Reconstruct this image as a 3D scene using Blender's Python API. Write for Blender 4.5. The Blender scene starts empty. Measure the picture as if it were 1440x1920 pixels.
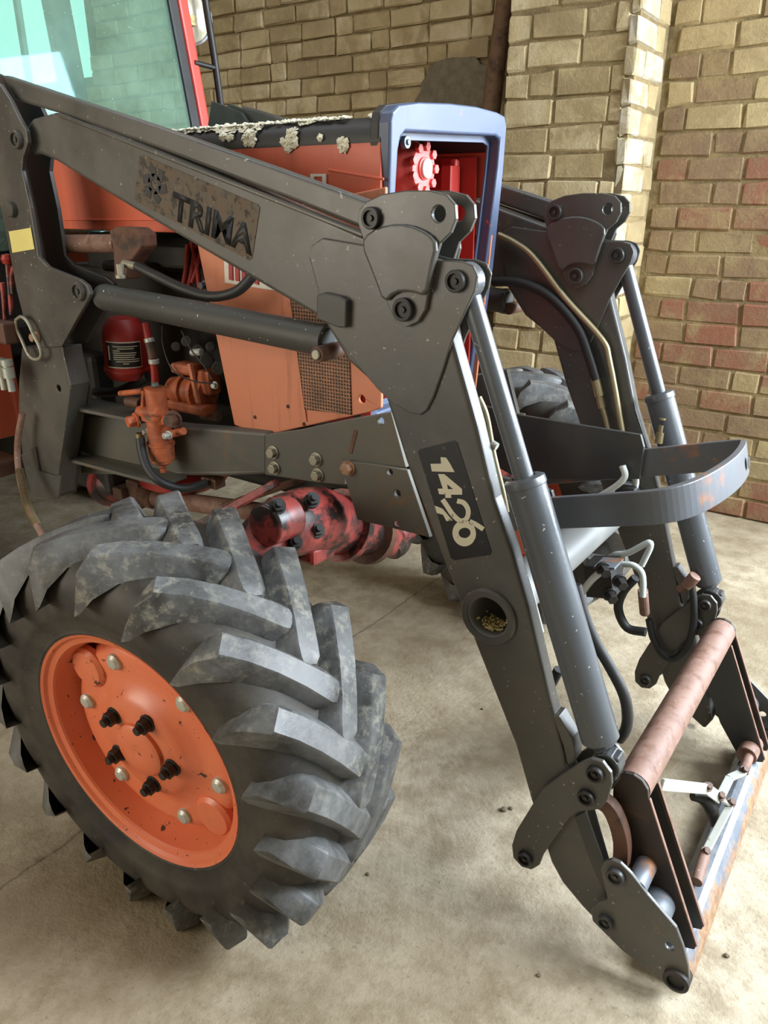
import bpy, bmesh, math, random
from mathutils import Vector, Matrix
random.seed(7)
S = bpy.context.scene
COL = S.collection

# ---------------------------------------------------------------- camera
F = 1442.0; HOR = 373.0; VPY = 1817.0
CAM = Vector((1.155, -1.70, 1.53))
pit = math.atan((960 - HOR) / F)
yaw = math.atan((VPY - 720) / math.hypot(F, 960 - HOR))
FW = Vector((-math.sin(yaw) * math.cos(pit), math.cos(yaw) * math.cos(pit), -math.sin(pit)))
RT = Vector((math.cos(yaw), math.sin(yaw), 0))
UP = RT.cross(FW)
cd = bpy.data.cameras.new('camera'); cam = bpy.data.objects.new('camera', cd); COL.objects.link(cam)
cd.sensor_fit = 'HORIZONTAL'; cd.sensor_width = 36; cd.lens = F / 1440 * 36
cd.clip_start = 0.02
cam.matrix_world = Matrix(((RT.x, UP.x, -FW.x, CAM.x), (RT.y, UP.y, -FW.y, CAM.y), (RT.z, UP.z, -FW.z, CAM.z), (0, 0, 0, 1)))
S.camera = cam

# ---------------------------------------------------------------- world, lights, exposure
S.view_settings.view_transform = 'Standard'; S.view_settings.look = 'None'
S.view_settings.gamma = 1; S.view_settings.use_curve_mapping = False
S.view_settings.exposure = 0.0
w = bpy.data.worlds.new('sky'); S.world = w; w.use_nodes = True
wb = w.node_tree.nodes['Background']; wb.inputs[0].default_value = (.75, .87, 1, 1); wb.inputs[1].default_value = 1.0

def area(name, loc, look, sx, sy, power, color):
    l = bpy.data.lights.new(name, 'AREA'); l.shape = 'RECTANGLE'; l.size = sx; l.size_y = sy
    l.energy = power; l.color = color
    o = bpy.data.objects.new(name, l); COL.objects.link(o); o.location = loc
    o.rotation_euler = (Vector(look) - Vector(loc)).to_track_quat('-Z', 'Y').to_euler()
    return o
# daylight through the big door (+X end), the side door behind the camera and the high window
area('door_daylight', (4.1, .75, 3.0), (.6, -.1, .4), 1.5, 1.2, 390, (.84, .92, 1))
area('gate_daylight', (2.85, 2.28, 2.05), (.9, -.6, .5), 1.5, 2.0, 350, (.80, .90, 1))
area('side_door_daylight', (-2.2, -4.2, 2.0), (-.5, 0, .7), 2.6, 2.3, 118, (1, .89, .72))
area('roof_light_daylight', (0, -.65, 3.84), (0, -.65, 0), 5.6, .9, 55, (.86, .93, 1))

# ---------------------------------------------------------------- pixel -> place
def ray(x, y): return FW + RT * ((x - 720) / F) - UP * ((y - 960) / F)
def onY(x, y, Y): r = ray(x, y); return CAM + r * ((Y - CAM.y) / r.y)
def onX(x, y, X): r = ray(x, y); return CAM + r * ((X - CAM.x) / r.x)
def onZ(x, y, Z): r = ray(x, y); return CAM + r * ((Z - CAM.z) / r.z)
def crop(pts, ox, oy, s): return [(ox + x / s, oy + y / s) for x, y in pts]

# ---------------------------------------------------------------- materials
MATS = {}
def srgb(r, g, b):
    f = lambda c: (c / 255 / 12.92) if c / 255 <= .04045 else ((c / 255 + .055) / 1.055) ** 2.4
    return (f(r), f(g), f(b), 1)
class NT:
    def __init__(s, name):
        s.m = bpy.data.materials.new(name); s.m.use_nodes = True; s.t = s.m.node_tree
        s.b = s.t.nodes['Principled BSDF']; MATS[name] = s.m
        g = s.t.nodes.new('ShaderNodeNewGeometry'); s.pos = g.outputs['Position']
    def n(s, kind, **kw):
        n = s.t.nodes.new(kind)
        for k, v in kw.items():
            if k in n.inputs.keys(): s.put(n.inputs[k], v)
            else: setattr(n, k, v)
        return n
    def put(s, sock, v):
        if isinstance(v, bpy.types.NodeSocket): s.t.links.new(v, sock)
        else: sock.default_value = v
    def noise(s, scale, detail=5, rough=.6, vec=None, dist=0):
        return s.n('ShaderNodeTexNoise', Vector=vec or s.pos, Scale=scale, Detail=detail, Roughness=rough, Distortion=dist).outputs['Fac']
    def ramp(s, fac, a, b, ca=0., cb=1.):
        r = s.n('ShaderNodeMapRange', Value=fac); r.inputs[1].default_value = a; r.inputs[2].default_value = b
        r.inputs[3].default_value = ca; r.inputs[4].default_value = cb; return r.outputs[0]
    def mix(s, fac, a, b):
        m = s.n('ShaderNodeMix', data_type='RGBA'); s.put(m.inputs[0], fac); s.put(m.inputs[6], a); s.put(m.inputs[7], b); return m.outputs[2]
    def math(s, op, a, b=0.):
        m = s.n('ShaderNodeMath', operation=op); s.put(m.inputs[0], a); s.put(m.inputs[1], b); return m.outputs[0]
    def bump(s, h, strength=.3, dist=.005):
        b = s.n('ShaderNodeBump', Height=h, Strength=strength, Distance=dist); s.t.links.new(b.outputs[0], s.b.inputs['Normal'])
    def out(s, color=None, rough=None, metal=None, spec=None):
        for k, v in (('Base Color', color), ('Roughness', rough), ('Metallic', metal), ('Specular IOR Level', spec)):
            if v is not None: s.put(s.b.inputs[k], v)
        return s.m

def paint(name, base, worn, a=.55, b=.62, scale=14, rough=.42, metal=0., spots=None, bump=.06, dirt=None, dscale=5, spec=.5, da=.42, db=.75, streak=None):
    """painted metal: base colour, worn patches, optional dirt film"""
    t = NT(name)
    n1 = t.noise(scale, 8, .65); n2 = t.noise(dscale, 6, .6)
    c = t.mix(t.ramp(t.noise(3.1, 4), .3, .7), base, tuple(x * .82 for x in base[:3]) + (1,))
    if dirt: c = t.mix(t.ramp(n2, da, db), c, dirt)
    c = t.mix(t.ramp(n1, a, b), c, worn)
    if streak:
        mp = t.n('ShaderNodeMapping', Vector=t.pos); mp.inputs['Scale'].default_value = (34, 34, 2.2)
        c = t.mix(t.ramp(t.noise(1.0, 5, .6, mp.outputs[0]), .54, .72, 0, .6), c, streak)
    if spots: c = t.mix(t.ramp(t.noise(95, 3, .5), .70, .73), c, spots)
    t.bump(t.noise(60, 5), bump, .003)
    return t.out(c, t.ramp(n2, .3, .7, rough - .08, rough + .14), metal, spec)

paint('loader_grey', srgb(76, 75, 71), srgb(102, 88, 68), .66, .72, 9, .34, spots=srgb(150, 148, 138), dirt=srgb(90, 86, 78))
paint('upright_dark', srgb(46, 40, 36), srgb(92, 62, 46), .56, .72, 9, .5, dirt=srgb(66, 48, 38))
paint('loader_dark', srgb(52, 54, 55), srgb(92, 70, 52), .66, .74, 12, .42, dirt=srgb(70, 66, 58))
paint('cylinder_grey', srgb(76, 80, 84), srgb(104, 78, 58), .66, .74, 12, .27, spots=srgb(160, 160, 155), spec=.6)
paint('barrel_blackgrey', srgb(66, 67, 64), srgb(100, 96, 84), .64, .72, 16, .5, spots=srgb(190, 190, 180))
paint('frame_grey', srgb(84, 84, 78), srgb(104, 84, 62), .60, .70, 11, .55, dirt=srgb(96, 90, 76))
paint('bluegrey', srgb(72, 85, 112), srgb(190, 96, 70), .665, .68, 26, .40, dirt=srgb(84, 95, 116))
paint('black_paint', srgb(38, 37, 35), srgb(120, 118, 108), .68, .74, 22, .55, dirt=srgb(58, 56, 50))
paint('orange', srgb(202, 90, 60), srgb(188, 118, 78), .62, .74, 8, .45, dirt=srgb(196, 92, 58), streak=srgb(160, 70, 48))
paint('orange_faded', srgb(208, 128, 92), srgb(160, 90, 58), .63, .74, 9, .5, dirt=srgb(196, 122, 90), streak=srgb(140, 84, 56))
paint('rim_orange', srgb(224, 122, 82), srgb(70, 44, 32), .645, .655, 34, .36, dirt=srgb(208, 100, 66), spec=.6, spots=srgb(84, 52, 38))
paint('orange_part', srgb(206, 112, 70), srgb(84, 72, 56), .57, .66, 26, .45, dirt=srgb(146, 76, 48), dscale=16, da=.38, db=.62)
paint('red_oily', srgb(172, 72, 66), srgb(36, 24, 20), .45, .57, 15, .40, dirt=srgb(70, 32, 28), dscale=11, spec=.7)
paint('red', srgb(164, 44, 36), srgb(96, 30, 26), .62, .72, 12, .42, dirt=srgb(150, 36, 30))
paint('pink_red', srgb(222, 92, 84), srgb(150, 50, 44), .60, .72, 16, .45)
paint('engine_dark', srgb(34, 32, 29), srgb(62, 48, 38), .60, .72, 18, .6, dirt=srgb(58, 52, 44), dscale=9)
paint('black_rubber', srgb(34, 34, 34), srgb(66, 64, 58), .66, .76, 18, .55)
paint('rust', srgb(124, 94, 80), srgb(98, 64, 46), .5, .66, 22, .62, spots=srgb(186, 170, 156), dirt=srgb(142, 112, 98), dscale=16, bump=.15)
paint('rust_dark', srgb(92, 62, 46), srgb(58, 42, 34), .48, .64, 20, .6, dirt=srgb(110, 74, 52), bump=.15)
paint('rust_orange', srgb(158, 112, 76), srgb(112, 80, 60), .5, .64, 30, .65, dirt=srgb(146, 128, 108), dscale=18, bump=.15)
paint('tube_pale', srgb(120, 122, 122), srgb(110, 100, 84), .62, .74, 12, .45, dirt=srgb(128, 126, 118))
paint('guard_steel', srgb(96, 100, 106), srgb(140, 98, 72), .58, .68, 9, .42, .2, dirt=srgb(84, 80, 76))
paint('worn_steel', srgb(112, 118, 126), srgb(150, 104, 70), .56, .66, 15, .5, .25, dirt=srgb(92, 95, 98))
def bar_mat():
    t = NT('bar_steel'); sp = t.n('ShaderNodeSeparateXYZ', Vector=t.pos)
    n = t.noise(14, 7, .7); n2 = t.noise(40, 6, .7)
    c = t.mix(t.ramp(n, .4, .65), srgb(98, 104, 114), srgb(134, 138, 140))
    c = t.mix(t.ramp(t.math('ADD', sp.outputs[0], t.math('MULTIPLY', t.math('SUBTRACT', n, .5), .10)), 1.017, 1.031), c, t.mix(t.ramp(n2, .4, .62), srgb(160, 126, 94), srgb(124, 94, 72)))
    t.bump(n2, .2, .003)
    return t.out(c, .5, .15)
bar_mat()
paint('zinc', srgb(190, 192, 182), srgb(136, 128, 106), .60, .72, 40, .38, .35)
paint('bolt_steel', srgb(160, 156, 138), srgb(112, 92, 66), .58, .72, 60, .42, .5)
paint('pipe_brass', srgb(166, 154, 120), srgb(112, 98, 72), .62, .74, 30, .34, .6)
paint('pipe_white', srgb(200, 208, 204), srgb(150, 140, 120), .64, .74, 30, .4)
paint('black_steel', srgb(30, 28, 26), srgb(58, 44, 34), .58, .72, 40, .5)
paint('white_paint', srgb(222, 218, 206), srgb(150, 140, 124), .62, .74, 40, .5)
paint('lettering_white', srgb(196, 190, 168), srgb(104, 96, 78), .62, .66, 60, .55)
paint('decal_black', srgb(24, 23, 22), srgb(66, 62, 54), .64, .7, 40, .4)
paint('letter_black', srgb(24, 24, 24), srgb(78, 70, 58), .60, .66, 70, .5)
paint('decal_worn', srgb(86, 74, 58), srgb(46, 42, 36), .5, .6, 60, .6, spots=srgb(150, 132, 100), dirt=srgb(104, 84, 62), dscale=30)
paint('note_yellow', srgb(238, 226, 140), srgb(226, 208, 118), .6, .8, 20, .8, bump=0)
paint('wood', srgb(124, 94, 66), srgb(70, 52, 38), .5, .66, 12, .75, bump=.3)
paint('grain', srgb(206, 192, 140), srgb(160, 136, 84), .5, .6, 90, .8)
paint('lichen', srgb(224, 220, 198), srgb(110, 104, 84), .56, .66, 90, .9, bump=.4, dirt=srgb(214, 210, 186), dscale=60)
paint('cab_red', srgb(206, 62, 48), srgb(150, 44, 36), .64, .74, 12, .4)
paint('lens', srgb(206, 204, 178), srgb(190, 160, 90), .55, .7, 30, .2)
paint('green_grey', srgb(98, 116, 112), srgb(76, 84, 78), .6, .7, 30, .5)

def tyre_mat():
    t = NT('tyre_rubber')
    n = t.noise(9, 9, .7); n2 = t.noise(38, 6, .7); n3 = t.noise(3.2, 3, .5)
    c = t.mix(t.ramp(n, .36, .70), srgb(50, 49, 47), srgb(106, 107, 106))
    c = t.mix(t.math('MULTIPLY', t.ramp(n2, .5, .72), t.ramp(n3, .35, .65)), c, srgb(148, 144, 128))
    t.bump(n2, .22, .004)
    return t.out(c, t.ramp(n, .3, .7, .40, .62), 0, .55)
tyre_mat()
def tyre_side():
    t = NT('tyre_sidewall')
    n = t.noise(7, 8, .7); n2 = t.noise(50, 5, .7)
    c = t.mix(t.ramp(n, .4, .75), srgb(40, 38, 35), srgb(74, 68, 58))
    c = t.mix(t.ramp(n2, .64, .74), c, srgb(104, 98, 82))
    t.bump(n2, .1, .003)
    return t.out(c, .6, 0, .45)
tyre_side()
def perforated():
    t = NT('perforated_mesh')
    m = t.n('ShaderNodeMapping', Vector=t.pos); m.inputs['Scale'].default_value = (1, 0, 1.0)
    v = t.n('ShaderNodeTexVoronoi', Vector=m.outputs[0], Scale=118.0, Randomness=0.12)
    c = t.mix(t.ramp(t.noise(20), .4, .7), srgb(150, 104, 76), srgb(104, 78, 58))
    c = t.mix(t.ramp(v.outputs['Distance'], .30, .36, 1, 0), c, srgb(20, 17, 15))
    return t.out(c, .6, .2)
perforated()
def brick_mat(name, c1, c2, c3, stain=.3):
    t = NT(name)
    oi = t.n('ShaderNodeObjectInfo')
    r = oi.outputs['Random']
    n = t.noise(7, 6, .65); n2 = t.noise(46, 6, .7, dist=.8)
    c = t.mix(r, c1, c2)
    c = t.mix(t.ramp(n, .45, .66), c, c3)
    c = t.mix(t.ramp(t.noise(4.3, 7, .7, dist=.6), .50, .62, 0, .72), c, srgb(156, 138, 100))
    c = t.mix(t.ramp(n2, .58, .70, 0, stain), c, srgb(84, 72, 54))
    t.bump(t.math('ADD', n2, t.math('MULTIPLY', n, .6)), .55, .012)
    return t.out(c, .9, 0, .2)
brick_mat('brick_yellow', srgb(194, 176, 134), srgb(176, 158, 120), srgb(206, 191, 154))
brick_mat('brick_ochre', srgb(172, 152, 114), srgb(156, 138, 104), srgb(184, 166, 124))
brick_mat('brick_brown', srgb(138, 114, 88), srgb(128, 106, 84), srgb(146, 126, 94), .45)
brick_mat('brick_red', srgb(142, 96, 74), srgb(138, 98, 78), srgb(136, 112, 86), .45)
brick_mat('brick_lit_white', srgb(188, 180, 158), srgb(174, 162, 134), srgb(198, 192, 174))
def mortar():
    t = NT('mortar')
    n = t.noise(11, 8, .7); n2 = t.noise(60, 5, .7)
    c = t.mix(t.ramp(n, .35, .65), srgb(112, 98, 72), srgb(150, 132, 96))
    c = t.mix(t.ramp(t.noise(4.3, 7, .7, dist=.6), .50, .62, 0, .72), c, srgb(156, 138, 100))
    c = t.mix(t.ramp(n2, .6, .72), c, srgb(78, 68, 52))
    t.bump(n2, .6, .01)
    return t.out(c, .95, 0, .1)
mortar()
def plaster():
    t = NT('cement_patch'); n = t.noise(18, 6, .7)
    t.bump(n, .5, .01)
    return t.out(t.mix(t.ramp(n, .35, .65), srgb(126, 116, 96), srgb(104, 96, 80)), .95, 0, .1)
plaster()
def floor_mat():
    t = NT('concrete')
    n = t.noise(1.3, 9, .62); n2 = t.noise(9, 8, .7); n3 = t.noise(70, 5, .7)
    c = t.mix(t.ramp(n, .36, .64), srgb(136, 123, 100), srgb(178, 166, 143))
    c = t.mix(t.ramp(n2, .42, .62, 0, .72), c, srgb(122, 107, 82))
    c = t.mix(t.ramp(n3, .58, .70, 0, .6), c, srgb(96, 84, 64))
    # a wandering crack and the joint between two pours
    sp = t.n('ShaderNodeSeparateXYZ', Vector=t.pos)
    wob = t.math('MULTIPLY', t.math('SUBTRACT', t.noise(6, 5), .5), .05)
    for ax, at in ((0, -.38),):
        d = t.math('ABSOLUTE', t.math('ADD', t.math('SUBTRACT', sp.outputs[ax], at), wob))
        c = t.mix(t.ramp(d, .001, .006, .55, 0), c, srgb(70, 60, 46))
    # oil drips
    v = t.n('ShaderNodeTexVoronoi', Vector=t.pos, Scale=2.4)
    c = t.mix(t.ramp(t.math('ADD', v.outputs['Distance'], t.math('MULTIPLY', n3, .06)), .055, .08, .75, 0), c, srgb(58, 52, 44))
    t.bump(t.math('ADD', t.math('MULTIPLY', n2, 1.), t.math('MULTIPLY', n3, .5)), .45, .014)
    return t.out(c, t.ramp(n, .3, .7, .5, .75), 0, .4)
floor_mat()
def glass_mat():
    t = NT('cab_glass')
    t.t.nodes.remove(t.b)
    o = t.t.nodes['Material Output']
    tr = t.n('ShaderNodeBsdfTransparent'); tr.inputs[0].default_value = (.70, .86, .76, 1)
    gl = t.n('ShaderNodeBsdfGlossy'); gl.inputs['Roughness'].default_value = .03; gl.inputs[0].default_value = (.30, .48, .55, 1)
    df = t.n('ShaderNodeBsdfDiffuse'); df.inputs[0].default_value = srgb(178, 208, 188)
    fr = t.n('ShaderNodeFresnel'); fr.inputs[0].default_value = 1.45
    m1 = t.n('ShaderNodeMixShader'); t.put(m1.inputs[0], fr.outputs[0]); t.put(m1.inputs[1], tr.outputs[0]); t.put(m1.inputs[2], gl.outputs[0])
    dust = t.math('ADD', t.ramp(t.noise(5, 6), .35, .75, .10, .22), t.ramp(t.noise(130, 2), .72, .75, 0, .5))
    m2 = t.n('ShaderNodeMixShader'); t.put(m2.inputs[0], dust); t.put(m2.inputs[1], m1.outputs[0]); t.put(m2.inputs[2], df.outputs[0])
    t.t.links.new(m2.outputs[0], o.inputs[0])
glass_mat()
def window_mat():
    t = NT('window_daylight')
    t.b.inputs['Emission Color'].default_value = (.50, .90, 1, 1); t.b.inputs['Emission Strength'].default_value = 1.3
    return t.out((.5, .6, .6, 1), .2)
window_mat()

# ---------------------------------------------------------------- mesh helpers
WL = {}
def wl(o): return WL[o.name] if o is not None else Vector((0, 0, 0))
def obj(name, bm, mat, parent=None, smooth=None, bevel=0, seg=2, recalc=True, base=False):
    if recalc: bmesh.ops.recalc_face_normals(bm, faces=bm.faces)
    if smooth is not None:
        for f in bm.faces: f.smooth = True
    vs = [v.co for v in bm.verts]
    lo = Vector([min(v[i] for v in vs) for i in range(3)]); hi = Vector([max(v[i] for v in vs) for i in range(3)])
    c = (lo + hi) / 2
    if base: c.z = lo.z
    for v in bm.verts: v.co -= c
    me = bpy.data.meshes.new(name); bm.to_mesh(me); bm.free()
    if smooth is not None: me.set_sharp_from_angle(angle=math.radians(smooth))
    for m in (mat if isinstance(mat, (list, tuple)) else [mat]): me.materials.append(MATS[m])
    o = bpy.data.objects.new(name, me); COL.objects.link(o)
    WL[o.name] = c.copy(); o.location = c - wl(parent)
    if parent is not None: o.parent = parent
    if bevel:
        b = o.modifiers.new('bevel', 'BEVEL'); b.width = bevel; b.segments = seg; b.limit_method = 'ANGLE'; b.angle_limit = math.radians(40)
    return o
def thing(name, label, cat, loc=(0, 0, 0), group=None):
    o = bpy.data.objects.new(name, None); COL.objects.link(o); o.empty_display_size = .1
    o.location = loc; WL[o.name] = Vector(loc); o['label'] = label; o['category'] = cat
    if group: o['group'] = group
    return o
def tag(o, label, cat=None, group=None, kind=None):
    if label: o['label'] = label
    if cat: o['category'] = cat
    if group: o['group'] = group
    if kind: o['kind'] = kind
    return o

def basis(d):
    d = d.normalized(); a = Vector((0, 0, 1)) if abs(d.z) < .9 else Vector((1, 0, 0))
    u = d.cross(a).normalized(); return u, d.cross(u).normalized()
def a_poly(bm, pts, d, holes=()):
    """solid from a planar outline pts (world) swept along d, with holes"""
    loops = [pts] + list(holes); e = []; rings = []
    for L in loops:
        vs = [bm.verts.new(p) for p in L]; rings.append(vs)
        e += [bm.edges.new((vs[i], vs[(i + 1) % len(vs)])) for i in range(len(vs))]
    if holes:
        r = bmesh.ops.triangle_fill(bm, use_beauty=True, use_dissolve=False, edges=e)
        fs = [g for g in r['geom'] if isinstance(g, bmesh.types.BMFace)]
    else: fs = [bm.faces.new(rings[0])]
    m = {}
    for vs in rings:
        for v in vs: m[v] = bm.verts.new(v.co + d)
    for f in fs: bm.faces.new([m[v] for v in reversed(f.verts)])
    for vs in rings:
        for i in range(len(vs)):
            a, b = vs[i], vs[(i + 1) % len(vs)]; bm.faces.new((b, a, m[a], m[b]))
def rounded(pts, it=1):
    for _ in range(it):
        q = []
        for i in range(len(pts)):
            a, b = Vector(pts[i]), Vector(pts[(i + 1) % len(pts)]); q += [a * .75 + b * .25, a * .25 + b * .75]
        pts = q
    return [tuple(p) for p in pts]
def MY(v, m): return Vector((v.x, v.y * m, v.z))
def plate(name, px, Yref, Y0, Y1, mat, parent, m=1, bevel=.002, holes=(), rnd=0, seg=2):
    """plate traced at pixel points on plane y=Yref, from y=Y0 to Y1; holes = (px,py,r metres)"""
    if rnd: px = rounded(px, rnd)
    P = [onY(x, y, Yref) for x, y in px]
    pts = [Vector((p.x, Y0 * m, p.z)) for p in P]
    hs = []
    for hx, hy, r in holes:
        c = onY(hx, hy, Yref)
        hs.append([Vector((c.x + r * math.cos(2 * math.pi * k / 20), Y0 * m, c.z + r * math.sin(2 * math.pi * k / 20))) for k in range(20)])
    bm = bmesh.new(); a_poly(bm, pts, Vector((0, (Y1 - Y0) * m, 0)), hs)
    return obj(name, bm, mat, parent, bevel=bevel, seg=4 if bevel > .005 else 2)
def a_cyl(bm, p, q, r, r2=None, seg=20, cap=True):
    p, q = Vector(p), Vector(q); u, v = basis(q - p); r2 = r if r2 is None else r2
    A = [bm.verts.new(p + (u * math.cos(t) + v * math.sin(t)) * r) for t in [2 * math.pi * k / seg for k in range(seg)]]
    B = [bm.verts.new(q + (u * math.cos(t) + v * math.sin(t)) * r2) for t in [2 * math.pi * k / seg for k in range(seg)]]
    for k in range(seg): bm.faces.new((A[k], A[(k + 1) % seg], B[(k + 1) % seg], B[k]))
    if cap: bm.faces.new(A[::-1]); bm.faces.new(B)
def a_lathe(bm, o, d, prof, seg=28, closed=False):
    """prof: list of (distance along d, radius)"""
    o, d = Vector(o), Vector(d).normalized(); u, v = basis(d); rings = []
    for h, r in prof:
        if r < 1e-5: rings.append([bm.verts.new(o + d * h)])
        else: rings.append([bm.verts.new(o + d * h + (u * math.cos(2 * math.pi * k / seg) + v * math.sin(2 * math.pi * k / seg)) * r) for k in range(seg)])
    prs = list(zip(rings, rings[1:])) + ([(rings[-1], rings[0])] if closed else [])
    for A, B in prs:
        for k in range(seg):
            k2 = (k + 1) % seg
            if len(A) == 1 and len(B) == 1: continue
            if len(A) == 1: bm.faces.new((A[0], B[k2], B[k]))
            elif len(B) == 1: bm.faces.new((A[k], A[k2], B[0]))
            else: bm.faces.new((A[k], A[k2], B[k2], B[k]))
def smoothpath(pts, n=6):
    pts = [Vector(p) for p in pts]
    if len(pts) < 3: return pts
    P = [pts[0] * 2 - pts[1]] + pts + [pts[-1] * 2 - pts[-2]]; out = []
    for i in range(1, len(P) - 2):
        a, b, c, d = P[i - 1:i + 3]
        for k in range(n):
            t = k / n
            out.append(.5 * ((2 * b) + (c - a) * t + (2 * a - 5 * b + 4 * c - d) * t * t + (3 * b - a - 3 * c + d) * t ** 3))
    return out + [pts[-1]]
def a_tube(bm, pts, r, seg=10, n=6, smooth=True):
    pts = smoothpath(pts, n) if smooth else [Vector(p) for p in pts]
    rr = r if isinstance(r, (list, tuple)) else None
    u, v = basis(pts[1] - pts[0]); rings = []
    for i, p in enumerate(pts):
        d = (pts[min(i + 1, len(pts) - 1)] - pts[max(i - 1, 0)]).normalized()
        u = (u - d * u.dot(d)).normalized(); v = d.cross(u)
        if rr: f = i / (len(pts) - 1) * (len(rr) - 1); k = min(int(f), len(rr) - 2); R = rr[k] + (rr[k + 1] - rr[k]) * (f - k)
        else: R = r
        rings.append([bm.verts.new(p + (u * math.cos(2 * math.pi * k / seg) + v * math.sin(2 * math.pi * k / seg)) * R) for k in range(seg)])
    for A, B in zip(rings, rings[1:]):
        for k in range(seg): bm.faces.new((A[k], A[(k + 1) % seg], B[(k + 1) % seg], B[k]))
    bm.faces.new(rings[0][::-1]); bm.faces.new(rings[-1])
def a_box(bm, c, s, M=None):
    c = Vector(c); vs = []
    for i in (-1, 1):
        for j in (-1, 1):
            for k in (-1, 1):
                p = Vector((i * s[0] / 2, j * s[1] / 2, k * s[2] / 2)); vs.append(bm.verts.new(c + (M @ p if M else p)))
    for f in ((0, 1, 3, 2), (4, 6, 7, 5), (0, 4, 5, 1), (2, 3, 7, 6), (0, 2, 6, 4), (1, 5, 7, 3)): bm.faces.new([vs[i] for i in f])
def a_bar(bm, p, q, w, h, side=None):
    p, q = Vector(p), Vector(q); d = (q - p).normalized(); s = (side or Vector((0, 1, 0))); s = (s - d * s.dot(d)).normalized(); t = d.cross(s)
    M = Matrix((d, s, t)).transposed(); a_box(bm, (p + q) / 2, ((q - p).length, w, h), M)
def cyl(name, p, q, r, mat, parent, seg=22, r2=None, bevel=.0015): 
    bm = bmesh.new(); a_cyl(bm, p, q, r, r2, seg); return obj(name, bm, mat, parent, smooth=40, bevel=bevel)
def tube(name, pts, r, mat, parent, seg=10, n=6): 
    bm = bmesh.new(); a_tube(bm, pts, r, seg, n); return obj(name, bm, mat, parent, smooth=50)
def lathe(name, o, d, prof, mat, parent, seg=28, closed=False):
    bm = bmesh.new(); a_lathe(bm, o, d, prof, seg, closed); return obj(name, bm, mat, parent, smooth=35)
def box(name, c, s, mat, parent=None, M=None, bevel=.003): 
    bm = bmesh.new(); a_box(bm, c, s, M); return obj(name, bm, mat, parent, bevel=bevel)
def bar(name, p, q, w, h, mat, parent, side=None, bevel=.002):
    bm = bmesh.new(); a_bar(bm, p, q, w, h, side); return obj(name, bm, mat, parent, bevel=bevel)
def hexbolt(name, c, d, r, h, mat, parent, washer=True):
    c, d = Vector(c), Vector(d).normalized(); bm = bmesh.new()
    if washer: a_cyl(bm, c, c + d * h * .25, r * 1.35, seg=20)
    a_cyl(bm, c + d * h * .2, c + d * h, r, seg=6)
    return obj(name, bm, mat, parent, bevel=.0012)
def pinhead(name, c, d, r, mat, parent, m=1):
    """flanged pin: outer collar, step and a centre bore"""
    return lathe(name, c, d, [(0, r), (.010, r), (.012, r * .93), (.012, r * .70), (.006, r * .66), (.006, r * .30), (.010, r * .26), (.010, 0)], mat, parent, 24)
def text_mesh(name, body, o, u, v, size, mat, parent, shear=0, bold=.0, extrude=.001, xs=1.):
    cu = bpy.data.curves.new('lettering', 'FONT'); cu.body = body; cu.size = 1; cu.shear = shear; cu.offset = bold
    cu.resolution_u = 3
    t = bpy.data.objects.new('lettering', cu); COL.objects.link(t)
    bpy.context.view_layer.update()
    me = t.evaluated_get(bpy.context.evaluated_depsgraph_get()).to_mesh()
    bm = bmesh.new(); bm.from_mesh(me)
    t.evaluated_get(bpy.context.evaluated_depsgraph_get()).to_mesh_clear()
    bpy.data.objects.remove(t); bpy.data.curves.remove(cu)
    bmesh.ops.remove_doubles(bm, verts=bm.verts, dist=1e-5)
    n = u.cross(v).normalized()
    geo = bmesh.ops.extrude_face_region(bm, geom=bm.faces[:])
    top = {g for g in geo['geom'] if isinstance(g, bmesh.types.BMVert)}
    for w_ in bm.verts:
        p = w_.co.copy(); w_.co = o + u * (p.x * size * xs) + v * (p.y * size) + n * (extrude if w_ in top else 0)
    return obj(name, bm, mat, parent)

# ================================================================= THE BUILDING
WY = 2.35           # back wall plane
PY, PX0, PX1 = 1.95, -.735, -.115   # pier front plane and its two edges
bm = bmesh.new(); a_box(bm, (-1.5, -1.2, -.06), (13.0, 7.6, .12)); floor = obj('floor', bm, 'concrete'); floor['kind'] = 'structure'; floor['label'] = 'dusty worn concrete floor'
bm = bmesh.new()
for (xa, xb, ya, yb) in ((-8, -2.9, -5, 2.6), (2.9, 5, -5, 2.6), (-2.9, 2.9, -5, -1.15), (-2.9, 2.9, -.15, 2.6)): a_box(bm, ((xa + xb) / 2, (ya + yb) / 2, 3.87), (xb - xa, yb - ya, .12))
o = obj('ceiling', bm, 'cement_patch'); o['kind'] = 'structure'; o['label'] = 'grey ceiling with a long roof light above the tractor'

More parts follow.
